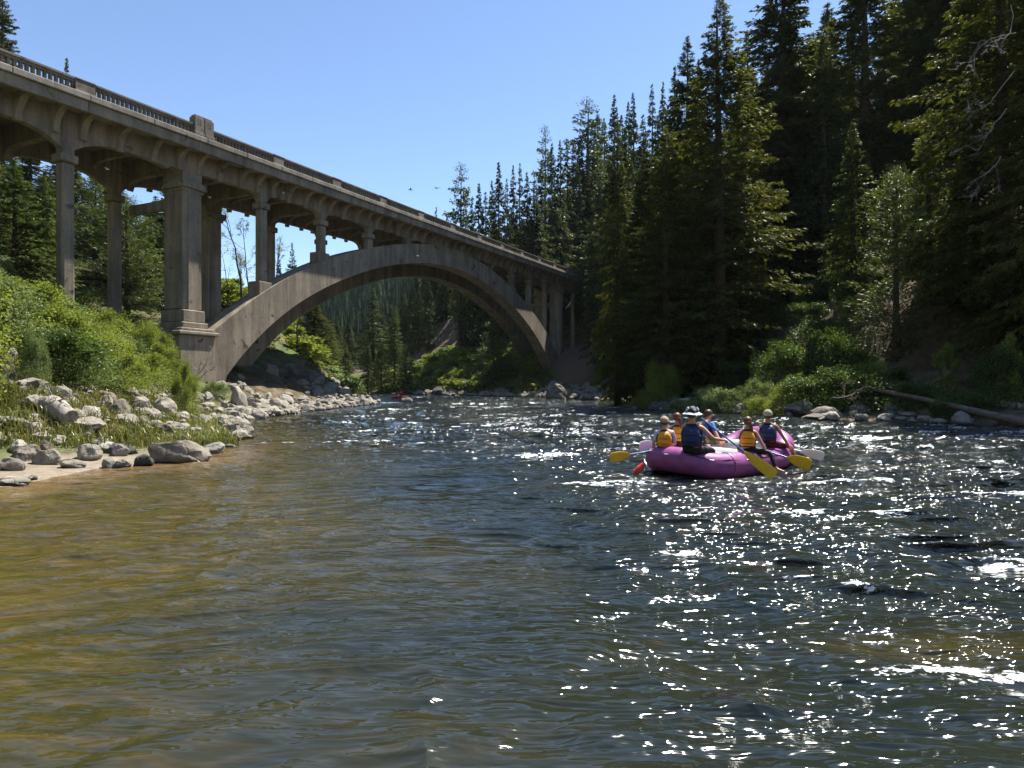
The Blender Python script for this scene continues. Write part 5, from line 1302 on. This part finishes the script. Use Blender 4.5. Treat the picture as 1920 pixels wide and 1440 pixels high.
        mb.add(V_, [(0, 1, 2, 3, 4), (9, 8, 7, 6, 5)] + [(i, i + 5, (i + 1) % 5 + 5, (i + 1) % 5) for i in range(5)]); mb.build('cap_brim', M[hat], h_)
    for sx in (-1, 1):
        mb = MB(); q = hc + Vector((tq.y * .03 * sx + tq.x * .088, -tq.x * .03 * sx + tq.y * .088, .018)); mb.tube([q + Vector((0, 0, -.006)), q, q + Vector((0, 0, .006))], [.005, .009, .005], 8); mb.build('eye', M['eye'], t)
    mb = MB(); q = hc + tq * .084 + Vector((0, 0, -.052)); sx_ = Vector((tq.y, -tq.x, 0)); mb.tube([q - sx_ * .022, q, q + sx_ * .022], [.003, .007, .003], 6); mb.build('mouth', M['maroon'], t)
    return t

def paddle(p_top, p_tip, blade, shaft, label, wide=.10, bl=.44):
    a, b = Vector(p_top), Vector(p_tip); d = (b - a); L = d.length; d.normalize(); t = empty('paddle', a); tag(t, label, 'paddle', 'paddles of the purple raft')
    mb = MB(); mb.tube([(0, 0, 0), d * (L - bl * .75)], .016, 8); mb.build('shaft', M[shaft], t, smooth=True)
    mb = MB(); s_ = d.cross(Vector((0, 1, .25))).normalized(); mb.tube([-s_ * .055, s_ * .055], .017, 8); mb.build('grip', M['black'], t, smooth=True)
    nrm = s_.cross(d); mb = MB(); A_, B_ = [], []
    for f, w_ in ((0, .018), (.12, .05), (.35, wide * .86), (.6, wide), (.88, wide * .98), (.97, wide * .8), (1, wide * .45)):
        c = d * (L - bl + bl * f)
        A_.append((c - s_ * w_, c, c + s_ * w_, f))
    V_, F_ = [], []
    for l_, c, r_, f in A_: V_ += [l_ + nrm * .006, c + nrm * (.018 * (1 - f) + .007), r_ + nrm * .006, r_ - nrm * .006, c - nrm * (.018 * (1 - f) + .007), l_ - nrm * .006]
    for i in range(len(A_) - 1):
        for k in range(6): F_.append((i * 6 + k, i * 6 + (k + 1) % 6, (i + 1) * 6 + (k + 1) % 6, (i + 1) * 6 + k))
    F_ += [tuple(range(5, -1, -1)), tuple((len(A_) - 1) * 6 + k for k in range(6))]
    mb.add(V_, F_); mb.build('blade', M[blade], t, smooth=True); return t

RC = Vector((4.38, 13.1, 0)); RA = R(38); RF = Vector((math.cos(RA), math.sin(RA), 0)); RP = Vector((-math.sin(RA), math.cos(RA), 0))
def raft():
    t = empty('raft', RC, RA); tag(t, 'purple inflatable raft carrying six paddlers through the rapids', 'raft')
    def outline(k, n, a_=1.62, b_=.74):
        an = 2 * math.pi * k / n; c_, s_ = math.cos(an), math.sin(an); x = a_ * math.copysign(abs(c_) ** .62, c_); y = b_ * math.copysign(abs(s_) ** .62, s_)
        return x, y, .19 + .36 * max(0, (x - .55) / 1.07) ** 2.2 + .10 * max(0, (-x - 1.0) / .6) ** 2
    n = 72; pts = [outline(k, n) for k in range(n)]
    mb = MB(); rad = [.245 * (1 + .018 * math.cos(k * 2 * math.pi / 12)) for k in range(n)]
    mb.tube(pts, rad, 24, closed=True); mb.build('main_tube', M['raft'], t, smooth=True)
    mb = MB(); q = [(x * .93, y * .86, z - .12) for x, y, z in pts]; mb.add(q + [(0, 0, .06)], [(k, (k + 1) % n, n) for k in range(n)]); mb.build('floor', M['raft_grey'], t)
    for a in (-.78, -.12, .62):
        mb = MB(); mb.tube([(a, y_, .27 + (.12 if a > .5 else 0)) for y_ in (-.62, -.3, 0, .3, .62)], [.15, .165, .17, .165, .15], 16); mb.build('thwart', M['raft_grey'], t, smooth=True)
    # grab line slung along the tube, and lighter seam tape
    mb = MB(); P_ = []
    for k in range(n):
        x, y, z = pts[k]; o_ = Vector((x / 1.62 ** 2, y / .74 ** 2, 0)).normalized(); sag = -.035 * abs(math.sin(k * math.pi / 8)); P_.append(Vector((x, y, z)) + o_ * .205 + Vector((0, 0, .15 + sag)))
    mb.tube(P_, .011, 6, closed=True); mb.build('grab_line', M['rope'], t, smooth=True)
    for k in range(4, n, 8):
        mb = MB(); p = P_[k]; tg = (P_[(k + 1) % n] - P_[k - 1]).normalized(); mb.tube([p - tg * .045, p + tg * .045], .018, 8, flat=.8); mb.build('rope_patch', M['strap_w'], t, smooth=True)
    for k in (49, 62, 20):
        ring = []; x, y, z = pts[k]; tg = (Vector(pts[(k + 1) % n]) - Vector(pts[k - 1])).normalized(); sdv = tg.cross(Vector((0, 0, 1))).normalized()
        for j in range(20): an = 2 * math.pi * j / 20; ring.append(Vector((x, y, z)) + sdv * (.247 * math.cos(an)) + Vector((0, 0, .247 * math.sin(an))))
        mb = MB(); mb.tube(ring, [.02] * 20, 6, closed=True); 
        mb.build('seam_band', M['raft'], t, smooth=True)
raft()
def seat(px, Y, z): return (ray_x(px, Y), Y, z)
def W3(px, py, Y): return (ray_x(px, Y), Y, ray_z(py, Y))
inner = lambda p, a, b: (tuple(Vector(p) + RF * a + RP * b))
# 1 youth in the yellow vest at the stern
p = seat(1246, 12.28, .40)
person(p, 78, .80, 'slight paddler in tan cap, pale T-shirt and yellow-orange vest, leftmost in the raft', (W3(1228, 852, 12.35), W3(1256, 836, 12.55)), ((inner(p, .28, .12)[0], p[1] + .3, .50), (p[0] + .1, p[1] + .5, .15)) and
       (((p[0] - .02, p[1] + .34, .50), (p[0] + .02, p[1] + .44, .12)), ((p[0] + .18, p[1] + .33, .50), (p[0] + .2, p[1] + .42, .12))), shirt='shirt_w', pants='pinkw', hat='tan', vest='orange', lean=.18)
# 2 the guide
p = seat(1297, 11.66, .455)
person(p, 66, .98, 'guide in black and white bucket hat, black wetsuit and navy vest holding a long paddle', (W3(1320, 792, 11.95), W3(1355, 825, 11.62)),
       (((p[0] + .12, p[1] + .42, .50), (p[0] + .2, p[1] + .62, .12)), ((p[0] + .42, p[1] + .22, .50), (p[0] + .55, p[1] + .45, .14))), shirt='black', pants='black', hat='bucket', vest='navy', lean=.05)
# 3 red haired paddler half hidden
p = seat(1270, 13.25, .42)
person(p, 80, .82, 'auburn haired paddler in orange vest half hidden behind the guide', (W3(1240, 836, 13.35), W3(1268, 822, 13.6)),
       (((p[0], p[1] + .3, .5), (p[0] + .05, p[1] + .4, .12)), ((p[0] + .2, p[1] + .25, .5), (p[0] + .25, p[1] + .35, .12))), pants='maroon', hair='hair_r', vest='orange', lean=.1, pony=True)
# 4 front left
p = seat(1322, 13.75, .45)
person(p, 28, .84, 'dark haired paddler in blue shirt and green shorts seated sideways beyond the guide', (W3(1335, 848, 13.2), W3(1352, 832, 13.3)),
       (((p[0] + .36, p[1] - .12, .50), (p[0] + .45, p[1] - .2, .15)), ((p[0] + .36, p[1] + .05, .50), (p[0] + .5, p[1] + .05, .15))), shirt='blue_s', pants='green_s', hair='hair_d', vest='blue_s', lean=.15)
# 5 woman with ponytail
p = seat(1402, 12.40, .40)
person(p, 70, .80, 'woman with auburn ponytail, yellow-orange vest and black trousers, paddling on the near side', (W3(1424, 846, 12.5), W3(1441, 856, 12.22)),
       (((p[0] - .02, p[1] + .35, .48), (p[0], p[1] + .5, .15)), ((p[0] + .30, p[1] - .12, .42), (p[0] + .42, p[1] - .36, .12))), pants='black', hair='hair_r', vest='orange', lean=.12, pony=True)
# 6 man in the khaki cap
p = seat(1440, 13.0, .45)
person(p, 72, .86, 'bare shouldered man in khaki cap and navy vest, rightmost at the bow', (W3(1462, 842, 13.15), W3(1486, 848, 12.9)),
       (((p[0] + .05, p[1] + .35, .52), (p[0] + .1, p[1] + .45, .2)), ((p[0] + .36, p[1] - .02, .47), (p[0] + .52, p[1] - .1, .22))), skinm='skin_t', pants='maroon', hair='hair_d', hat='khaki', vest='navy', lean=.08)
paddle(W3(1262, 838, 12.55), W3(1143, 859, 12.2), 'yellow', 'blue_p', 'yellow bladed paddle sticking out to the left of the raft')
paddle(W3(1312, 782, 12.0), W3(1453, 892, 11.05), 'yellow', 'blue_p', 'long guide paddle with blue shaft slanting down across the raft side', wide=.10, bl=.66)
paddle(W3(1407, 836, 12.75), W3(1521, 872, 12.05), 'yellow', 'blue_p', 'yellow bladed paddle held low by the woman on the near side', bl=.46, wide=.115)
paddle(W3(1440, 832, 13.4), W3(1545, 856, 12.85), 'white_p', 'white_p', 'white bladed paddle reaching out at the bow on the right')
paddle(W3(1275, 822, 13.65), W3(1198, 838, 13.2), 'white_p', 'white_p', 'white bladed paddle showing behind the youth in the yellow vest', wide=.11)
# red bag at the stern
mb = MB(); mb.tube([(.0, 0, .14), (-.06, -.01, .06), (-.14, -.02, -.01), (-.2, -.03, -.05)], [.04, .065, .062, .02], 12); o = mb.build('dry_bag', M['red'], None, smooth=True)
o.location = (ray_x(1207, 11.95), 11.95, .10); tag(o, 'small red bag trailing in the water at the left end of the raft', 'bag')
# far raft
def far_raft():
    b = Vector((ray_x(752, 71), 71, .05)); t = empty('raft', b); tag(t, 'tiny red raft far downstream beyond the arch', 'raft'); n = 28
    mb = MB(); mb.tube([(.85 * math.cos(2 * math.pi * k / n), 1.4 * math.sin(2 * math.pi * k / n), .16 + .1 * math.sin(2 * math.pi * k / n) ** 2) for k in range(n)], .17, 10, closed=True); mb.build('main_tube', M['red'], t, smooth=True)
    mb = MB(); mb.tube([(-.7, 0, .22), (.7, 0, .22)], .14, 10); mb.build('thwart', M['raft_grey'], t, smooth=True)
    q = b + Vector((0, -.1, .30))
    o = person(tuple(q), 95, .9, 'far rower dressed in red sitting in the tiny raft', (tuple(q + Vector((-.3, .4, .2))), tuple(q + Vector((.3, .4, .2)))), ((tuple(q + Vector((-.1, .4, .05))), tuple(q + Vector((-.1, .6, -.2)))), (tuple(q + Vector((.1, .4, .05))), tuple(q + Vector((.1, .6, -.2))))), shirt='red', pants='grey_c', vest='red', hair='hair_d', hat='red')
    del o['group']
far_raft()
# swallows
M['bird'] = mat_simple('dark_feathers', (0.03, 0.03, 0.04), 0.7); M['bird_w'] = mat_simple('pale_feathers', (0.6, 0.58, 0.5), 0.7)
def bird(px, py, Y, m_, lab, s_=.11, rz=0):
    mb = MB(); mb.tube([(-s_ * .8, 0, 0), (-s_ * .3, 0, 0), (s_ * .3, 0, .01), (s_ * .75, 0, .01), (s_, 0, .0)], [.006, .022, .03, .024, .005], 8)
    t = empty('swallow', wp(px, py, Y), rz); tag(t, lab, 'bird', 'swallows around the bridge'); mb.build('body', M[m_], t, smooth=True)
    for sy in (-1, 1):
        mb = MB(); P_ = [(s_ * .35, .02 * sy, .012), (s_ * .25, s_ * .9 * sy, .07), (-s_ * .5, s_ * 1.7 * sy, .05), (-s_ * .1, s_ * .8 * sy, .045), (-s_ * .25, .02 * sy, .010)]
        mb.prism([(a, b, c) for a, b, c in P_], [(a, b, c + .006) for a, b, c in P_]); mb.build('wing', M[m_], t)
for a in [(769, 356, 40, 'bird', 'dark swallow flying above the deck, left one of two in the sky', .17, .4), (819, 353, 40, 'bird', 'dark swallow flying above the deck, right one of two in the sky', .17, 2.2), (201, 318, 33, 'bird_w', 'pale speck of a swallow under the deck between first column and far column', .12, 0),
          (393, 371, 40, 'bird_w', 'pale swallow under the deck just right of the main pier', .12, .3), (531, 362, 44, 'bird_w', 'pale swallow against the girder right of the second column', .12, .6), (784, 480, 55, 'bird_w', 'pale swallow before the crown of the arch', .12, .8)]: bird(*a[:3], a[3], a[4], a[5], a[6])

# ------------------------------------------------------------------ air
def haze():
    mb = MB(); mb.box(-430, 430, -40, 770, -4, 135); m, nt, out = new_mat('haze'); v = N(nt, 'ShaderNodeVolumePrincipled')
    v.inputs['Color'].default_value = (0.80, 0.88, 1.0, 1); v.inputs['Density'].default_value = 0.00006; v.inputs['Anisotropy'].default_value = 0.0
    nt.links.new(v.outputs[0], out.inputs['Volume']); o = mb.build('haze', m); tag(o, kind='stuff')
haze()
